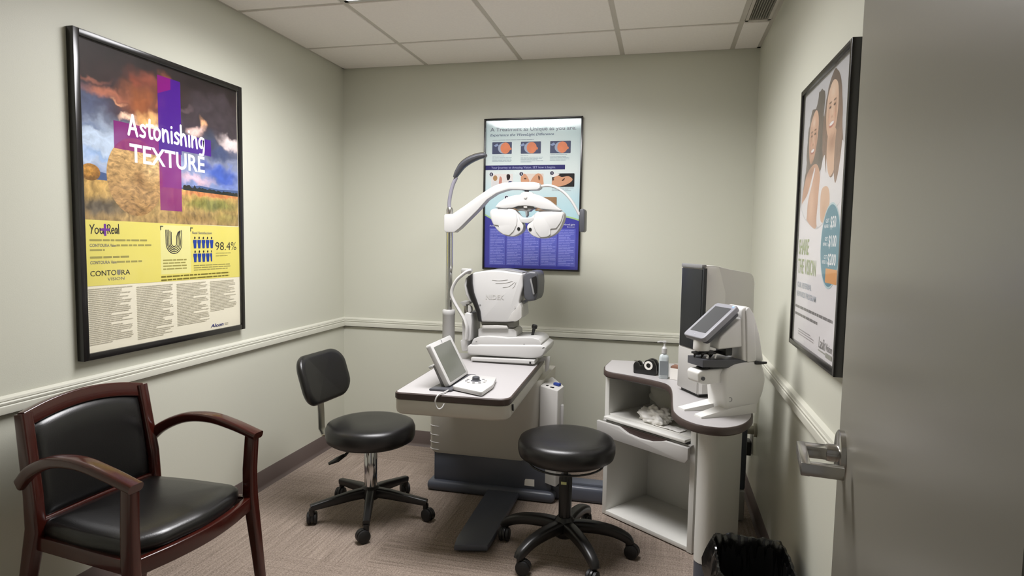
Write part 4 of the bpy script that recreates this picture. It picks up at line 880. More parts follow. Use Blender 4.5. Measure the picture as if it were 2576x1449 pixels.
def housing(out, cover, notch, eye, arc):
    h = obj('lens_housing', MB().slab(smooth2(z3(out), 4), -0.56, 0.075, 0.006), white, t)
    obj('lens_cover', MB().slab(round_poly(z3(cover), 3), -0.566, 0.02, 0.002), white, h)
    obj('sight_hole', MB().slab(z3(ellipse(eye[0], eye[1], 13, 15, 20)), -0.563, 0.01), black, h, label='small dark sight hole')
    return h
housing([(525, 880), (545, 850), (600, 842), (680, 842), (735, 852), (768, 888), (790, 925), (800, 955), (815, 1000), (800, 1045), (745, 1080), (690, 1086), (620, 1058), (565, 1000), (535, 940)],
        [(533, 880), (545, 858), (600, 848), (715, 852), (748, 880), (762, 930), (756, 985), (730, 1040), (690, 1078), (640, 1066), (605, 1040), (602, 990), (560, 984), (540, 930)], None, (775, 1020), None)
housing([(885, 950), (910, 895), (945, 868), (990, 862), (1060, 862), (1140, 866), (1168, 890), (1165, 940), (1135, 1010), (1090, 1065), (1020, 1098), (955, 1102), (890, 1075), (852, 1030), (850, 990)],
        [(1162, 890), (1145, 872), (1060, 868), (975, 870), (930, 895), (905, 935), (903, 985), (925, 1045), (965, 1094), (1020, 1090), (1050, 1070), (1050, 1020), (1100, 1016), (1140, 960)], None, (875, 1025), None)
obj('nose_bridge', MB().slab(z3([(768, 885), (800, 918), (845, 924), (885, 918), (915, 890), (915, 930), (890, 958), (850, 972), (800, 965), (782, 945)]), -0.562, 0.05, 0.004), white, t)
for q in ([(590, 838), (680, 840), (680, 846), (590, 844)], [(940, 852), (1140, 860), (1140, 866), (940, 858)]): obj('seam', MB().slab(z3(q), -0.567, 0.01), greyp, t)

# ================================================================== AUTOREFRACTOR
z4 = lambda pts: [(1080+x/3.293, 640+y/3.293) for x, y in pts]
t = thing('autorefractor', 'white eye-measuring instrument with headrest and dark monitor on the back of the table', 'refractor', (1.27, -0.53, 0.7203))
FY = -0.655
def S(name, pix, dy, depth, bev, m, parent=None, label=None, rnd=0, sm=False):
    pts = z4(pix); pts = smooth2(pts, 4) if sm else (round_poly(pts, rnd) if rnd else pts)
    return obj(name, MB().slab(pts, FY+dy, depth, bev, 3), m, parent or t, label=label)
S('slide_rail', [(345, 856), (870, 878), (872, 908), (345, 880)], -0.02, 0.10, 0.003, white, label='low white slide rail', rnd=1)
S('rail_foot', [(360, 880), (860, 908), (860, 916), (360, 886)], 0.0, 0.06, 0, white2)
S('rail_stop', [(828, 888), (842, 889), (842, 908), (828, 907)], -0.022, 0.01, 0, black)
S('base', [(312, 765), (330, 748), (930, 752), (964, 770), (966, 800), (940, 845), (905, 862), (830, 862), (330, 832), (312, 815)], 0.0, 0.255, 0.012, white, label='white base', rnd=3)
S('carriage', [(350, 735), (365, 700), (410, 684), (480, 680), (560, 684), (640, 694), (730, 690), (850, 690), (905, 705), (932, 735), (925, 752), (880, 764), (700, 762), (350, 745)], 0.012, 0.23, 0.01, white, label='sliding white carriage', rnd=3)
S('seam', [(350, 744), (700, 761), (880, 764), (930, 752), (930, 756), (880, 769), (700, 766), (350, 749)], 0.008, 0.02, 0, greyp)
S('pedestal', [(405, 680), (405, 622), (412, 614), (470, 612), (640, 615), (700, 618), (720, 640), (722, 684), (600, 690), (470, 684)], 0.05, 0.15, 0.008, white, rnd=2)
S('pedestal_step', [(432, 616), (436, 590), (560, 588), (640, 592), (650, 616)], 0.035, 0.03, 0.004, white2)
S('neck', [(425, 556), (700, 560), (702, 608), (640, 612), (640, 590), (432, 590)], 0.055, 0.13, 0.006, mat('mid_grey_plastic', rgb(120, 118, 112), 0.45), label='grey neck band')
S('body', [(350, 165), (372, 150), (440, 138), (520, 132), (600, 136), (680, 148), (772, 162), (774, 270), (758, 330), (742, 395), (755, 460), (762, 520), (720, 552), (640, 562), (424, 558), (408, 470), (380, 390), (352, 310), (340, 240)], 0.03, 0.20, 0.022, white, label='rounded white measuring body', rnd=4)
S('rear_cowl', [(650, 556), (662, 520), (690, 480), (735, 430), (750, 400), (764, 440), (764, 525), (720, 556)], 0.022, 0.05, 0.008, white2, rnd=3)
S('top_cap', [(520, 126), (600, 122), (690, 132), (770, 150), (770, 168), (680, 152), (600, 138), (520, 134)], 0.06, 0.13, 0.004, greyp, label='grey top strip')
S('dark_band', [(312, 205), (322, 180), (350, 160), (352, 240), (364, 318), (390, 392), (416, 470), (428, 560), (404, 558), (386, 480), (356, 402), (322, 320), (306, 262)], 0.012, 0.21, 0.008, black, label='black band round the front of the body')
S('front_rim', [(288, 250), (300, 200), (322, 180), (312, 205), (306, 262), (322, 320), (350, 395), (330, 385), (300, 330)], 0.03, 0.18, 0.006, white)
vn = MB()
for q in ([(520, 212), (580, 217), (650, 210)], [(548, 240), (620, 238), (690, 222)], [(608, 274), (660, 265), (706, 230)], [(690, 280), (706, 262), (718, 232)]):
    vn.tube([V((p.x, FY+0.0295, p.z)) for p in spline([at(a, b, FY+0.03) for a, b in z4(q)], 6)], 0.0012, 6)
obj('vent_slit', vn, mat('vent_grey', rgb(150, 148, 144), 0.5), t)
tx = MB(); o1 = at(*z4([(468, 370)])[0], FY+0.029); text_into(tx, 'NIDEK', (o1.x, FY+0.0292, o1.z), (1, 0, 0.015), (0, 0, 1), 0.024, 0.10, 0.02, lift=0.0006)
obj('wordmark', tx, mat('embossed_grey', rgb(186, 184, 180), 0.4), t, label='embossed NIDEK wordmark')
S('screw', ellipse(420, 418, 6, 6, 12), 0.028, 0.004, 0, greyp); S('screw', ellipse(708, 432, 6, 7, 12), 0.020, 0.004, 0, white2)
mon = S('monitor', [(778, 180), (795, 152), (830, 138), (880, 142), (898, 165), (902, 240), (896, 335), (878, 382), (820, 392), (788, 376), (778, 330)], 0.03, 0.19, 0.014, dgrey, label='dark grey monitor', rnd=4)
S('monitor_screen', [(836, 196), (884, 175), (892, 200), (894, 320), (862, 335), (850, 290)], 0.026, 0.02, 0.002, black, mon, label='black screen', rnd=3)
S('monitor_bezel', [(832, 205), (844, 198), (872, 330), (858, 332)], 0.022, 0.01, 0.001, greyp, mon)
S('monitor_hinge', [(775, 385), (800, 392), (802, 404), (780, 412)], 0.08, 0.06, 0.003, greyp)
js = at(*z4([(850, 690)])[0], FY+0.11); j1 = at(*z4([(868, 612)])[0], FY+0.11); j2 = at(*z4([(876, 582)])[0], FY+0.11)
jo = obj('joystick', MB().tube([js, js+(j1-js)*0.15, js+(j1-js)*0.7, j1], [0.009, 0.0075, 0.008, 0.010], 16), black, t, label='black joystick')
obj('joystick_knob', MB().tube([j1, j1+(j2-j1)*0.15, j1+(j2-j1)*0.8, j2], [0.013, 0.0155, 0.0155, 0.011], 18), black, jo)
for k, q in enumerate(((755, 706), (795, 710), (785, 745), (390, 722))): S('button', ellipse(q[0], q[1], 7, 3.5, 12), 0.011 if k > 1 else 0.03, 0.003, 0, greyp)
S('card_slot', [(935, 776), (952, 768), (954, 772), (938, 780)], -0.001, 0.004, 0, black)
# headrest: a curved white bow on two posts, chin cup between
for q, dy in ((0, 0.015), (1, 0.225)):
    pts = spline([at(a, b, FY+dy) for a, b in z4([(352, 132), (322, 138), (280, 165), (225, 215), (190, 285), (186, 340), (210, 400), (245, 460), (282, 520), (300, 560), (312, 610), (305, 700)])], 4)
    nq = len(pts)
    obj('headrest_post', MB().tube(pts, [(0.012 if i < nq*0.6 else 0.012+0.012*(i-nq*0.6)/(nq*0.4), 0.009) for i in range(nq)], 12), white, t, label='curved white headrest post')
fr0, fr1 = at(*z4([(330, 140)])[0], FY+0.015), at(*z4([(330, 140)])[0], FY+0.225); fm = (fr0+fr1)/2
obj('forehead_band', MB().bar(spline([fr0, (fr0+fm)/2+V((-0.028, 0, 0)), fm+V((-0.035, 0, 0)), (fr1+fm)/2+V((-0.028, 0, 0)), fr1], 5), (0.03, 0.022), up=(1, 0, 0), r=0.4), white, t)
S('headrest_base', [(270, 560), (300, 480), (345, 492), (352, 560), (345, 640), (338, 720), (312, 716), (318, 800), (268, 806), (255, 715), (272, 706)], 0.03, 0.18, 0.01, white, label='white chinrest column', rnd=4)
S('chin_cup', [(252, 402), (262, 390), (300, 398), (322, 385), (336, 398), (330, 412), (300, 416), (310, 425), (276, 426), (270, 414)], 0.08, 0.09, 0.004, white, label='white chin cup', rnd=2)
S('chin_post', [(282, 424), (314, 424), (312, 490), (288, 486)], 0.11, 0.03, 0.004, brushed)
S('chin_knob', [(318, 420), (345, 430), (350, 470), (330, 490), (316, 470)], 0.05, 0.03, 0.006, white2, rnd=4)

# ================================================================== CONTROL CONSOLE ON THE TABLE FRONT
BL, BR, TL, TR = V((1.199, -1.29, 0.737)), V((1.197, -1.008, 0.737)), V((1.105, -1.29, 0.914)), V((1.105, -1.008, 0.914))
t = thing('control_console', 'tilted white touch screen with a dial panel on the front of the table', 'console', (1.22, -1.17, 0.7203))
ex, ey = (BR-BL).normalized(), (TL-BL).normalized(); en = ex.cross(ey)
def scp(a, b, c=0): return BL+ex*a+ey*b+en*c
SW, SH = (BR-BL).length, (TL-BL).length
obj('screen_case', MB().prism([scp(a+SW/2, b+SH/2, -0.022) for a, b in rrect(SW, SH, 0.012)], en*0.022, 0.003), white, t, label='white screen case')
obj('display', MB().prism([scp(a+SW/2-0.002, b+SH/2-0.004, 0.0) for a, b in rrect(SW*0.80, SH*0.84, 0.003)], en*0.0006), screen, t, label='grey display')
obj('case_mark', MB().obox(scp(SW*0.5, SH*0.955, 0.0006), (0.006, 0.014, 0.001), ex, ey), greyp, t)
obj('stand', MB().prism([scp(SW*0.3, 0.0, -0.045), scp(SW*0.3, 0.135, -0.045), scp(SW*0.3, 0.15, -0.02), scp(SW*0.3, 0.02, -0.02), ], ex*0.11, 0.004).prism([scp(0.02, 0.10, -0.022), scp(0.02, 0.11, -0.04), scp(0.02, -0.005, -0.045), scp(0.02, -0.012, -0.022)], ex*0.24, 0.004), greyp, t, label='grey stand behind the screen')
obj('stand_foot', MB().prism([(1.12, -1.33, 0.7204), (1.215, -1.325, 0.7204), (1.23, -1.27, 0.7204), (1.23, -1.0, 0.7204), (1.15, -1.0, 0.7204), (1.125, -1.26, 0.7204)], (0, 0, 0.010), 0.004), dgrey, t, label='grey foot')
pn = [(1.222, -1.300), (1.226, -1.050), (1.345, -1.165), (1.375, -1.205), (1.372, -1.40), (1.355, -1.408)]
pn = [(1.215, -1.315), (1.222, -1.06), (1.345, -1.10), (1.372, -1.20), (1.366, -1.395), (1.340, -1.385)]
obj('panel', MB().zprism(round_poly([(1.213, -1.30), (1.221, -1.06), (1.350, -1.075), (1.374, -1.22), (1.366, -1.37)], 0.015), 0.724, 0.742, 0.004), white, t, label='white dial panel')
obj('panel_feet', MB().box((1.24, -1.27, 0.7203), (1.34, -1.12, 0.726)), dgrey, t)
dc = V((1.285, -1.185, 0.742))
obj('dial', MB().lathe([(0.023, 0), (0.023, 0.003), (0.017, 0.006), (0.016, 0.019), (0.013, 0.021)], dc), dgrey, t, label='dark grey dial')
obj('dial_ring', MB().lathe([(0.046, -0.001), (0.046, 0.0008), (0.025, 0.0016)], dc), mat('pale_grey_plastic', rgb(196, 196, 196), 0.4), t)
for k in range(10):
    a = math.radians(20+k*36); obj('button', MB().lathe([(0.0065, 0), (0.006, 0.003)], dc+V((0.042*math.cos(a), 0.042*math.sin(a), 0.0005)), seg=14), greyp if k % 3 else white2, t)
cab = MB().tube(spline([V(q) for q in [(1.205, -1.30, 0.727), (1.200, -1.36, 0.727), (1.188, -1.40, 0.7245), (1.180, -1.413, 0.705), (1.181, -1.412, 0.683), (1.192, -1.410, 0.668), (1.205, -1.404, 0.672), (1.213, -1.395, 0.688)]], 6), 0.0032, 8)
tag(obj('cable', cab, white), 'short white cable looped over the front edge of the table', 'cable')

# ================================================================== SIDE DESK
e1, ni, o0 = V((0.802, -0.597, 0)).normalized(), V((0.597, 0.802, 0)).normalized(), V((1.814, -0.720, 0))
t = thing('side_desk', 'white side desk with open cabinet, drawer and rounded grey top in the right corner', 'desk', (2.1, -0.85, 0)); DESK = t
def cp(s, d, z): return o0+e1*s+ni*d+V((0, 0, z))
def cbox(s0, s1, d0, d1, z0, z1, mb=None, bev=0.001):
    mb = mb or MB(); return mb.obox(cp((s0+s1)/2, (d0+d1)/2, (z0+z1)/2), (s1-s0, d1-d0, z1-z0), e1, ni, bev)
CW, CD = 0.529, 0.34
obj('side_panel', cbox(0, 0.026, 0.004, CD, 0.004, 0.7205), cabw, t); obj('side_panel', cbox(CW-0.026, CW, 0, CD, 0.004, 0.7205), cabw, t)
obj('back_panel', cbox(0.026, CW-0.026, CD-0.012, CD, 0.02, 0.7205), cabw, t)
obj('bottom_board', cbox(0.026, CW-0.026, 0.002, CD-0.012, 0.006, 0.026), cabw, t); obj('shelf', cbox(0.026, CW-0.026, 0.012, CD-0.012, 0.50, 0.520), cabw, t, label='white shelf board')
obj('plinth', cbox(0.012, CW-0.012, 0.012, CD-0.012, 0.0, 0.0055), black, t)
# drawer, pulled a little way out
dz0, dz1 = 0.418, 0.488
fp = [(0.0, dz0), (CW-0.02, dz0), (CW-0.005, dz0+0.02), (CW-0.005, dz1), (0.40, dz1), (0.375, dz1-0.010), (0.33, dz1-0.022), (0.26, dz1-0.026), (0.19, dz1-0.020), (0.155, dz1-0.008), (0.135, dz1), (-0.004, dz1)]
dr = obj('drawer', MB().prism([cp(s, -0.05, z) for s, z in fp], ni*0.02, 0.003), white2, t, label='white drawer front, slightly open')
obj('drawer_tray', cbox(0.03, CW-0.045, -0.03, CD-0.03, 0.425, 0.478), cabw, dr)
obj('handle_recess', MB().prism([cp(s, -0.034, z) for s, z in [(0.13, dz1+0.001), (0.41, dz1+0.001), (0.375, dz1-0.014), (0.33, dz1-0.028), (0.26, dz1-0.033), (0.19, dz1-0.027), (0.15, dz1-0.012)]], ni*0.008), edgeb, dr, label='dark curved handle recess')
obj('drawer_lid', MB().prism([cp(a, -0.018, b) for a, b in [(0.01, dz1-0.004), (CW-0.01, dz1-0.004), (CW-0.01, dz1+0.004), (0.01, dz1+0.004)]], ni*0.03, 0.001), white2, dr)
obj('runner_strip', cbox(0.03, CW-0.03, -0.016, 0.0, 0.49, 0.4985), black, t)
obj('pull_out_board', cbox(0.028, CW-0.032, -0.035, 0.012, 0.500, 0.514, bev=0.003), cabw, t, label='white pull-out board')
# worktop: pale laminate with a dark rounded edge
outline = [(1.826, -0.521), (1.805, -0.70), (1.815, -0.80), (1.845, -0.842), (1.885, -0.862), (1.97, -0.910), (2.07, -0.982), (2.108, -1.040), (2.122, -1.15), (2.122, -1.40), (2.128, -1.49), (2.158, -1.572), (2.213, -1.628), (2.289, -1.638), (2.352, -1.588), (2.395, -1.50), (2.414, -1.40), (2.424, -1.20), (2.44, -0.521)]
so = [(p.x, p.y) for p in spline([V(q) for q in outline[1:-1]], 5)]
out = [outline[0]]+so+[outline[-1]]
def ins(d):
    n = len(out); r = []
    ar = sum(out[i-1][0]*out[i][1]-out[i][0]*out[i-1][1] for i in range(n)); sg = 1 if ar > 0 else -1
    for i in range(n):
        t = (V(out[i])-V(out[i-1])).normalized()+(V(out[(i+1) % n])-V(out[i])).normalized(); t.normalize()
        r.append((out[i][0]-t.y*d*sg, out[i][1]+t.x*d*sg))
    return r
obj('edge_band', MB().loft([lz(ins(0.006), 0.720), lz(out, 0.726), lz(out, 0.744), lz(ins(0.004), 0.7494)]), edgeb, t, label='dark brown worktop edge')
obj('worktop', MB().loft([lz(ins(0.007), 0.735), lz(ins(0.007), 0.7502)]), lamin, t, label='grey laminate worktop')
# front leg panel with a rounded nose
ld = ni; lc = V((2.283, -1.215, 0)); lr = 0.047
prof_ = [lc+ld*(-lr*math.cos(a)*-1*-1)+e1*(lr*math.sin(a)) for a in [math.radians(-90+180*i/12) for i in range(13)]]
prof_ = prof_+[lc+e1*lr+ld*0.16, lc-e1*lr+ld*0.16]
obj('leg_panel', MB().zprism([(p.x, p.y) for p in prof_], 0.075, 0.7215), cabw, t, label='pale rounded leg panel')
obj('leg_foot', MB().zprism([(lc.x+(p.x-lc.x)*0.97, lc.y+(p.y-lc.y)*0.97) for p in prof_], 0.0, 0.076), slate, t, label='dark foot of the leg panel')
obj('rear_leg', MB().box((2.44, -0.60, 0.15), (2.508, -0.555, 0.721), 0.01), slate, t, label='slate-grey rear leg'); obj('rear_foot', MB().box((2.425, -0.62, 0), (2.505, -0.55, 0.151), 0.006), white2, t, label='white foot of the rear leg')

# things in and on the desk
mb = MB(); bm = mb.bm
bmesh.ops.create_icosphere(bm, subdivisions=5, radius=1.0)
cl = cp(0.265, 0.075, 0.5)
for v in bm.verts:
    p = v.co.copy(); q = p*1.7; f = 1+0.42*noise.noise(q)+0.30*(abs(noise.noise(q*2.3+V((5, 1, 2))))-0.2)+0.05*noise.noise(q*5)
    a, b, c = p.x*0.085*f, p.y*0.055*f, max(-0.3, p.z)*0.052*f
    v.co = V((cl.x, cl.y, 0.5305))+e1*a+ni*b+V((0, 0, c))
mz = min(v.co.z for v in bm.verts)
for v in bm.verts: v.co.z += 0.5208-mz
tag(obj('crumpled_tissue', mb, tissue, smooth=70), 'crumpled white tissue lying on the cabinet shelf', 'tissue')
mb = MB()
for i in range(1):
    N = 22; g = []
    for a in range(N+1):
        row = []
        for b in range(N+1):
            s, d = 0.30+0.075*(a/N-0.5)*2+0.06, 0.015+0.055*b/N
            row.append(cp(s, d, 0.5215+0.006*abs(noise.noise(V((a*0.35, b*0.3, 3))))+0.002))
        g.append(row)
    top_ = [[mb.bm.verts.new(p) for p in r] for r in g]; bot = [[mb.bm.verts.new(p-V((0, 0, 0.0012))) for p in r] for r in g]
    for a in range(N):
        for b in range(N):
            mb.bm.faces.new((top_[a][b], top_[a+1][b], top_[a+1][b+1], top_[a][b+1])); mb.bm.faces.new((bot[a][b], bot[a][b+1], bot[a+1][b+1], bot[a+1][b]))
tag(obj('tissue_sheet', mb, tissue), 'flat loose white tissue sheet beside the crumpled one on the shelf', 'tissue')
mb = MB(); bmesh.ops.create_icosphere(mb.bm, subdivisions=4, radius=1.0)
for v in mb.bm.verts:
    p = v.co.copy(); f = 1+0.25*noise.noise(p*1.8+V((9, 2, 4)))
    v.co = cp(0.265, 0.235, 0.612)+e1*(p.x*0.17*f)+ni*(p.y*0.05*f)+V((0, 0, p.z*0.088*f))
mz = min(v.co.z for v in mb.bm.verts)
for v in mb.bm.verts: v.co.z = max(v.co.z+0.5205-mz+0.0, 0.5208)
tag(obj('cloth_bundle', mb, mat('grey_white_cloth', rgb(206, 204, 194), 0.9, bump=0.4, bscale=40)), 'pale cloth bundle at the back of the upper cabinet compartment', 'cloth')

# tape dispenser
TP = V((2.012, -0.822, 0.7504)); t = thing('tape_dispenser', 'black tape dispenser holding a white roll on the desk top', 'tape dispenser', TP, math.radians(-20))
def L_(name, mb, m, parent=None, label=None, smooth=38): return obj(name, mb, m, parent or t, local=True, label=label, smooth=smooth)
sil = [(-0.052, 0), (0.055, 0), (0.060, 0.012), (0.058, 0.045), (0.045, 0.068), (0.022, 0.074), (0.004, 0.066), (-0.006, 0.044), (-0.022, 0.036), (-0.030, 0.052), (-0.046, 0.056), (-0.054, 0.040)]
L_('body', MB().prism([(x, -0.026, z) for x, z in round_poly(sil, 0.006)], (0, 0.016, 0), 0.003).prism([(x, 0.010, z) for x, z in round_poly(sil, 0.006)], (0, 0.016, 0), 0.003).prism([(x, -0.012, z) for x, z in round_poly([(-0.052, 0), (0.055, 0), (0.055, 0.02), (-0.05, 0.034)], 0.004)], (0, 0.024, 0)), black)
L_('tape_roll', MB().loft([[V((0.022+r*math.cos(2*math.pi*k/28), y, 0.045+r*math.sin(2*math.pi*k/28))) for k in range(28)] for y, r in ((-0.0275, 0.011), (-0.0275, 0.0205), (0.0095, 0.0205), (0.0095, 0.011), (-0.0275, 0.011))], cap=False), paper, label='white roll of tape')
L_('cutter', MB().box((-0.055, -0.012, 0.054), (-0.040, 0.010, 0.057)), brushed)
# sanitiser bottle
SB = V((2.093, -0.900, 0.7504)); t = thing('pump_bottle', 'clear pump bottle of hand sanitiser with a white pump on the desk top', 'bottle', SB)
L_('bottle', MB().loft([[V((x*f, y*f, z)) for x, y in rrect(0.044, 0.036, 0.014, 5)] for z, f in ((0, 0.9), (0.003, 1.0), (0.095, 1.0), (0.106, 0.85), (0.112, 0.5), (0.118, 0.42))]), mat('clear_gel', rgb(196, 204, 206), 0.12, spec=0.7), label='clear bottle')
L_('bottle_label', MB().box((-0.0185, -0.0188, 0.018), (0.0185, -0.0178, 0.082)), mat('label_blue_grey', rgb(134, 140, 144), 0.5))
L_('pump', MB().lathe([(0.0125, 0.115), (0.0125, 0.138), (0.009, 0.142), (0.006, 0.146), (0.0045, 0.148), (0.0045, 0.163)]).box((-0.008, -0.006, 0.162), (0.008, 0.006, 0.172), 0.002).tube([(0, 0, 0.167), (-0.02, -0.004, 0.168), (-0.032, -0.006, 0.165)], 0.0038, 8), white, label='white pump')
# little open box
BX = V((2.150, -0.905, 0.7504)); t = thing('paper_box', 'small open white paper box with brown contents beside the pump bottle', 'box', BX, math.radians(-25))
b = MB()
for lo, hi in (((-0.022, -0.022, 0), (0.022, 0.022, 0.002)), ((-0.022, -0.022, 0), (0.022, -0.0205, 0.052)), ((-0.022, 0.0205, 0), (0.022, 0.022, 0.068)), ((-0.022, -0.0205, 0), (-0.0205, 0.0205, 0.06)), ((0.0205, -0.0205, 0), (0.022, 0.0205, 0.06))): b.box(lo, hi)
L_('carton', b, paper); L_('contents', MB().box((-0.019, -0.019, 0.003), (0.019, 0.019, 0.064), 0.004), mat('brown_card', rgb(128, 92, 74), 0.7))

# ================================================================== CHART UNIT (tall white cabinet with dark window)
K = V((2.226, -1.236, 0.7504)); wd, bk = V((0.88, 0.47, 0)).normalized(), V((-0.47, 0.88, 0)).normalized()
t = thing('vision_chart_unit', 'tall pale chart cabinet with a dark window, behind the lens meter', 'chart unit', K)
def kp(a, b, z): return K+wd*a+bk*b+V((0, 0, z))
def KB(name, a0, a1, b0, b1, z0, z1, m, bev=0.0, label=None): return obj(name, MB().obox(kp((a0+a1)/2, (b0+b1)/2, (z0+z1)/2), (a1-a0, b1-b0, z1-z0), wd, bk, bev), m, t, label=label)
KB('foot_rail', 0.012, 0.22, 0.01, 0.15, 0.0, 0.014, black)
pl_ = [(0.0, 0.013), (0.235, 0.013), (0.240, 0.25), (0.238, 0.47), (0.225, 0.500), (0.10, 0.520), (0.06, 0.530), (0.0, 0.530)]
obj('housing', MB().prism([kp(a, 0, z) for a, z in round_poly(pl_, [0.002, 0.006, 0.02, 0.02, 0.02, 0.02, 0.01, 0.004])], bk*0.16, 0.008, 3), mat('housing_grey', rgb(200, 198, 194), 0.4), t, label='pale grey housing')
obj('side_bulge', MB().loft([[kp(a, -0.001-d, z) for a, d, z in ((0.002, 0, z), (0.012, w_*0.9, z), (0.055, w_, z), (0.082+0.02*q, w_*0.35, z), (0.10+0.03*q, 0, z))] for z, w_, q in ((0.525, 0.002, -1), (0.515, 0.007, -0.8), (0.42, 0.012, 0.2), (0.20, 0.012, 0.2), (0.018, 0.010, 0.2))]), mat('housing_light', rgb(208, 206, 202), 0.4), t)
KB('window', -0.0035, 0.0, -0.002, 0.152, 0.19, 0.515, mat('smoked_window', rgb(34, 36, 38), 0.4, spec=0.4), 0.001, 'dark chart window')
KB('window_edge', -0.002, 0.012, -0.0145, -0.002, 0.19, 0.520, mat('smoked_window', rgb(34, 36, 38), 0.4), 0.001)
KB('top_visor', -0.006, 0.016, -0.004, 0.155, 0.518, 0.534, greyp, 0.004, 'grey visor over the window')
KB('lower_front', -0.004, 0.0, 0.004, 0.156, 0.016, 0.185, white2, 0.001)

# ================================================================== LENS METER
f_ = V((-0.85, -0.53, 0)).normalized(); w_ = V((0.53, -0.85, 0)).normalized(); O = V((2.325, -1.395, 0.7504))
t = thing('lens_meter', 'white lens meter with tilted grey screen and splayed feet on the desk front', 'lens meter', O); LENS = t
def lp(a, b, c): return O+f_*a+w_*b+V((0, 0, c))
def LP(name, prof, b0, b1, m, bev=0.004, label=None, parent=None, rnd=0):
    pr = round_poly(prof, rnd) if rnd else prof
    return obj(name, MB().prism([lp(a, b0, c) for a, c in pr], w_*(b1-b0), bev, 3), m, parent or t, label=label)
for s in (-1, 1):
    f0 = [(0.165, s*0.052-0.022), (0.165, s*0.052+0.020), (0.03, s*0.040+0.030), (-0.08, s*0.03+0.03), (-0.08, s*0.03-0.03), (0.03, s*0.040-0.030)]
    top_ = [lp(a, b, 0.006 if a > 0.1 else 0.030 if a > 0 else 0.034) for a, b in f0]; bot = [lp(a, b, 0.0) for a, b in f0]
    obj('foot', MB().loft([bot, top_]), whiteb, t, label='splayed white foot')
LP('lower_body', [(0.050, 0.0), (0.062, 0.10), (0.066, 0.16), (0.02, 0.185), (-0.07, 0.195), (-0.10, 0.19), (-0.125, 0.13), (-0.115, 0.07), (-0.09, 0.02)], -0.055, 0.055, whiteb, 0.014, 'white lower body', rnd=0.02)
LP('nose_arm', [(0.155, 0.118), (0.160, 0.155), (0.150, 0.163), (0.05, 0.168), (0.03, 0.16), (0.03, 0.115), (0.13, 0.110)], -0.036, 0.036, whiteb, 0.010, 'white lens rest', rnd=0.01)
obj('nose_cone', MB().lathe([(0.026, 0), (0.024, 0.006), (0.012, 0.012), (0.009, 0.016), (0.010, 0.022), (0.008, 0.030), (0.004, 0.032)], lp(0.115, 0, 0.163), seg=24), black, t, label='black nose cone')
obj('side_knob', MB().cyl(lp(0.140, 0.036, 0.135), lp(0.140, 0.041, 0.135), 0.007), dgrey, t)
LP('frame_table', [(0.150, 0.205), (0.150, 0.178), (0.02, 0.170), (-0.10, 0.176), (-0.10, 0.190), (0.02, 0.200)], -0.048, 0.048, dgrey, 0.003, 'dark grey spectacle table')
obj('table_lever', MB().tube([lp(-0.07, 0.05, 0.186), lp(-0.09, 0.062, 0.186), lp(-0.11, 0.066, 0.187)], [0.008, 0.006, 0.004], 10), black, t)
lh_ = MB().cyl(lp(0.04, 0, 0.222), lp(0.150, -0.004, 0.219), 0.006).obox(lp(0.035, 0.01, 0.228), (0.03, 0.06, 0.03), f_, w_, 0.004)
for a, b in ((0.075, -0.02), (0.09, 0.02), (0.11, -0.016), (0.125, 0.014), (0.145, -0.008), (0.105, 0.028)): lh_.cyl(lp(a, b, 0.222), lp(a+0.006, b*0.6, 0.206), 0.005, 0.003, 10).obox(lp(a, b*0.6, 0.222), (0.022, 0.026, 0.008), f_, w_, 0.002)
obj('lens_holder', lh_, black, t, label='black lens holder and marking pins')
obj('pin_tip', MB().cyl(lp(0.118, 0.03, 0.216), lp(0.124, 0.034, 0.206), 0.004).cyl(lp(0.088, 0.034, 0.216), lp(0.094, 0.038, 0.206), 0.004), whiteb, t)
LP('column', [(-0.020, 0.185), (-0.012, 0.30), (-0.005, 0.385), (-0.03, 0.395), (-0.06, 0.37), (-0.09, 0.29), (-0.115, 0.185)], -0.048, 0.048, whiteb, 0.012, 'white rear column', rnd=0.015)
LP('column_side', [(-0.035, 0.19), (-0.02, 0.385), (-0.034, 0.392), (-0.058, 0.36), (-0.075, 0.19)], 0.046, 0.054, whiteb, 0.004, None, rnd=0.008)
LP('head', [(0.085, 0.238), (0.085, 0.262), (0.075, 0.285), (0.01, 0.335), (-0.03, 0.37), (-0.05, 0.34), (-0.04, 0.245)], -0.042, 0.042, whiteb, 0.010, 'white optical head', rnd=0.01)
obj('barrel', MB().lathe([(0.028, 0.232), (0.030, 0.236), (0.029, 0.280), (0.024, 0.288)], lp(0.125, 0, 0)), whiteb, t, label='white barrel')
# tilted screen
sa, sb = lp(0.165, 0, 0.283), lp(0.022, 0, 0.398); sy = (sb-sa); SHH = sy.length; sy.normalize(); sn = w_.cross(sy)*-1
if sn.z < 0: sn = -sn
scm = lambda b, v, c=0: sa+w_*b+sy*v+sn*c
mo = obj('monitor', MB().prism([scm(b, v+SHH/2, -0.02) for b, v in rrect(0.125, SHH, 0.014)], sn*0.02, 0.004, 3), mat('monitor_grey', rgb(150, 150, 156), 0.35), t, label='tilted grey monitor')
obj('monitor_back', MB().prism([scm(b, v+SHH/2, -0.036) for b, v in rrect(0.11, SHH*0.9, 0.012)], sn*0.018, 0.004), dgrey, mo)
obj('display', MB().prism([scm(b, v+SHH*0.52, 0.0) for b, v in rrect(0.092, SHH*0.74, 0.002)], sn*0.0006), dscreen, mo, label='dark display')
obj('power_light', MB().lathe([(0.004, 0), (0.003, 0.0015)], scm(0.045, SHH*0.95, 0.0)), blueled, mo, label='lit blue power light')
obj('touch_key', MB().lathe([(0.003, 0), (0.002, 0.0008)], scm(0.0, SHH*0.07, 0.0)), mat('key_white', rgb(220, 226, 240), 0.3), mo)
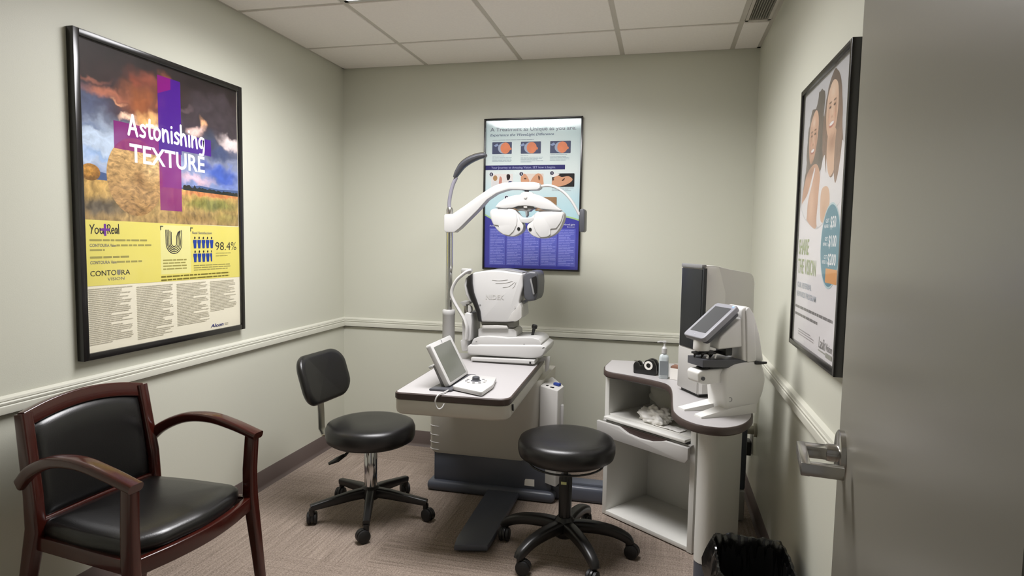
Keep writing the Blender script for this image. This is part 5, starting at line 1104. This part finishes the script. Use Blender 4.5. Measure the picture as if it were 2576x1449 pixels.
gm_ = MB(); arc = [lp(0.034+0.008*math.cos(math.radians(60+q*30)), 0.0556, 0.056+0.008*math.sin(math.radians(60+q*30))) for q in range(9)]
gm_.tube([V(p)*1.0 for p in arc], 0.0012, 6); obj('badge', gm_, mat('badge_grey', rgb(150, 148, 150), 0.5), t, label='faint grey badge')

# ================================================================== OUTLET, ADAPTER, CORDS, BIN
t = thing('wall_outlet', 'white wall outlet plate low on the right wall under the desk', 'outlet', (W, -0.372, 0.335))
obj('plate', MB().box((W-0.006, -0.41, 0.275), (W, -0.335, 0.395), 0.002), white, t); obj('socket', MB().box((W-0.009, -0.388, 0.345), (W-0.005, -0.357, 0.378), 0.003), white2, t)
t = thing('power_adapter', 'square black power adapter plugged into the wall outlet', 'adapter', (W-0.009, -0.372, 0.30))
obj('case', MB().box((W-0.052, -0.410, 0.265), (W-0.0065, -0.335, 0.338), 0.004), black, t)
obj('cord_relief', MB().lathe([(0.007, 0.0), (0.005, -0.02), (0.004, -0.03)], (W-0.03, -0.372, 0.266)), black, t)
tag(obj('conduit_plug', MB().tube([(W-0.001, -0.50, 0.43), (W-0.012, -0.50, 0.43), (W-0.014, -0.50, 0.43), (W-0.085, -0.50, 0.43)], [0.034, 0.034, 0.022, 0.022], 22), mat('beige_plastic', rgb(186, 182, 164), 0.4)), 'stubby beige round fitting on the right wall just above the outlet', 'wall fitting')
obj('power_cord', MB().tube(spline([V(q) for q in [(W-0.03, -0.372, 0.235), (W-0.035, -0.378, 0.17), (W-0.05, -0.41, 0.10), (2.44, -0.66, 0.05), (2.43, -0.70, 0.012), (2.40, -0.75, 0.005)]], 8), 0.003, 8), black, t)
obj('power_cord', MB().tube(spline([V(q) for q in [(2.395, -0.70, 0.716), (2.405, -0.71, 0.55), (2.415, -0.72, 0.35), (2.43, -0.72, 0.12), (2.425, -0.74, 0.02), (2.38, -0.78, 0.005)]], 8), 0.003, 8), black, DESK, label='thin black cord under the desk')

t = thing('trash_bin', 'black waste bin lined with a shiny black bag below the door handle', 'bin', (2.395, -1.685, 0))
def ringp(w2, h2, z, n=72, cx=2.395, cy=-1.685):
    pts = rrect(w2, h2, 0.045, n//4-1); return [V((cx+x, cy+y, z)) for x, y in pts]
obj('bucket', MB().loft([ringp(0.17, 0.24, 0.0), ringp(0.22, 0.31, 0.30), ringp(0.225, 0.315, 0.305), ringp(0.215, 0.305, 0.305), ringp(0.165, 0.235, 0.006)], cap=True), black, t)
loops = []; NP = 160
def per(a, b, z):
    pts = [V(p) for p in rrect(a, b, min(a, b)*0.22, 10)]; L = [0]
    for p, q in zip(pts, pts[1:]+pts[:1]): L.append(L[-1]+(q-p).length)
    out_ = []
    for i in range(NP):
        d = L[-1]*i/NP; k = max(j for j in range(len(pts)) if L[j] <= d+1e-9); p, q = pts[k], pts[(k+1) % len(pts)]
        f = (d-L[k])/max(1e-9, L[k+1]-L[k]); r = p+(q-p)*f; out_.append(V((2.395+r.x, -1.685+r.y, z)))
    return out_
rows = ((0.06, 0.10, 0.035, 0.004), (0.15, 0.22, 0.032, 0.010), (0.18, 0.26, 0.09, 0.016), (0.19, 0.28, 0.16, 0.018), (0.205, 0.295, 0.23, 0.014), (0.212, 0.302, 0.29, 0.008), (0.216, 0.306, 0.318, 0.006), (0.226, 0.316, 0.334, 0.006), (0.240, 0.332, 0.334, 0.008), (0.248, 0.342, 0.315, 0.014), (0.252, 0.348, 0.285, 0.020), (0.256, 0.352, 0.25, 0.026), (0.258, 0.356, 0.21, 0.030), (0.258, 0.358, 0.17, 0.032), (0.252, 0.352, 0.13, 0.034))
for k, (a, b, z, am) in enumerate(rows):
    lp_ = []
    for i, p in enumerate(per(a, b, z)):
        th = 2*math.pi*i/NP; q = V((math.cos(th)*5.5, math.sin(th)*5.5, z*5+(9 if k < 7 else 0)))
        nr = V((p.x-2.395, p.y+1.685, 0)).normalized()
        d = (abs(noise.noise(q))-0.25)*1.6+(abs(noise.noise(q*2.7))-0.25)*0.9+noise.noise(q*6)*0.25
        if p.x > 2.48 and k > 6: d = min(d, 0.35)
        lp_.append(p+nr*d*am+V((0, 0, noise.noise(V((q.x*1.3, q.y*1.3, 2)))*min(am, 0.012)*1.2)))
    loops.append(lp_)
mb = MB().loft(loops, cap=False)
mb.bm.verts.ensure_lookup_table(); mb.bm.faces.new([mb.bm.verts[i] for i in range(NP)][::-1])
obj('bin_liner', mb, liner, t, label='shiny black bin bag folded over the rim', smooth=40)
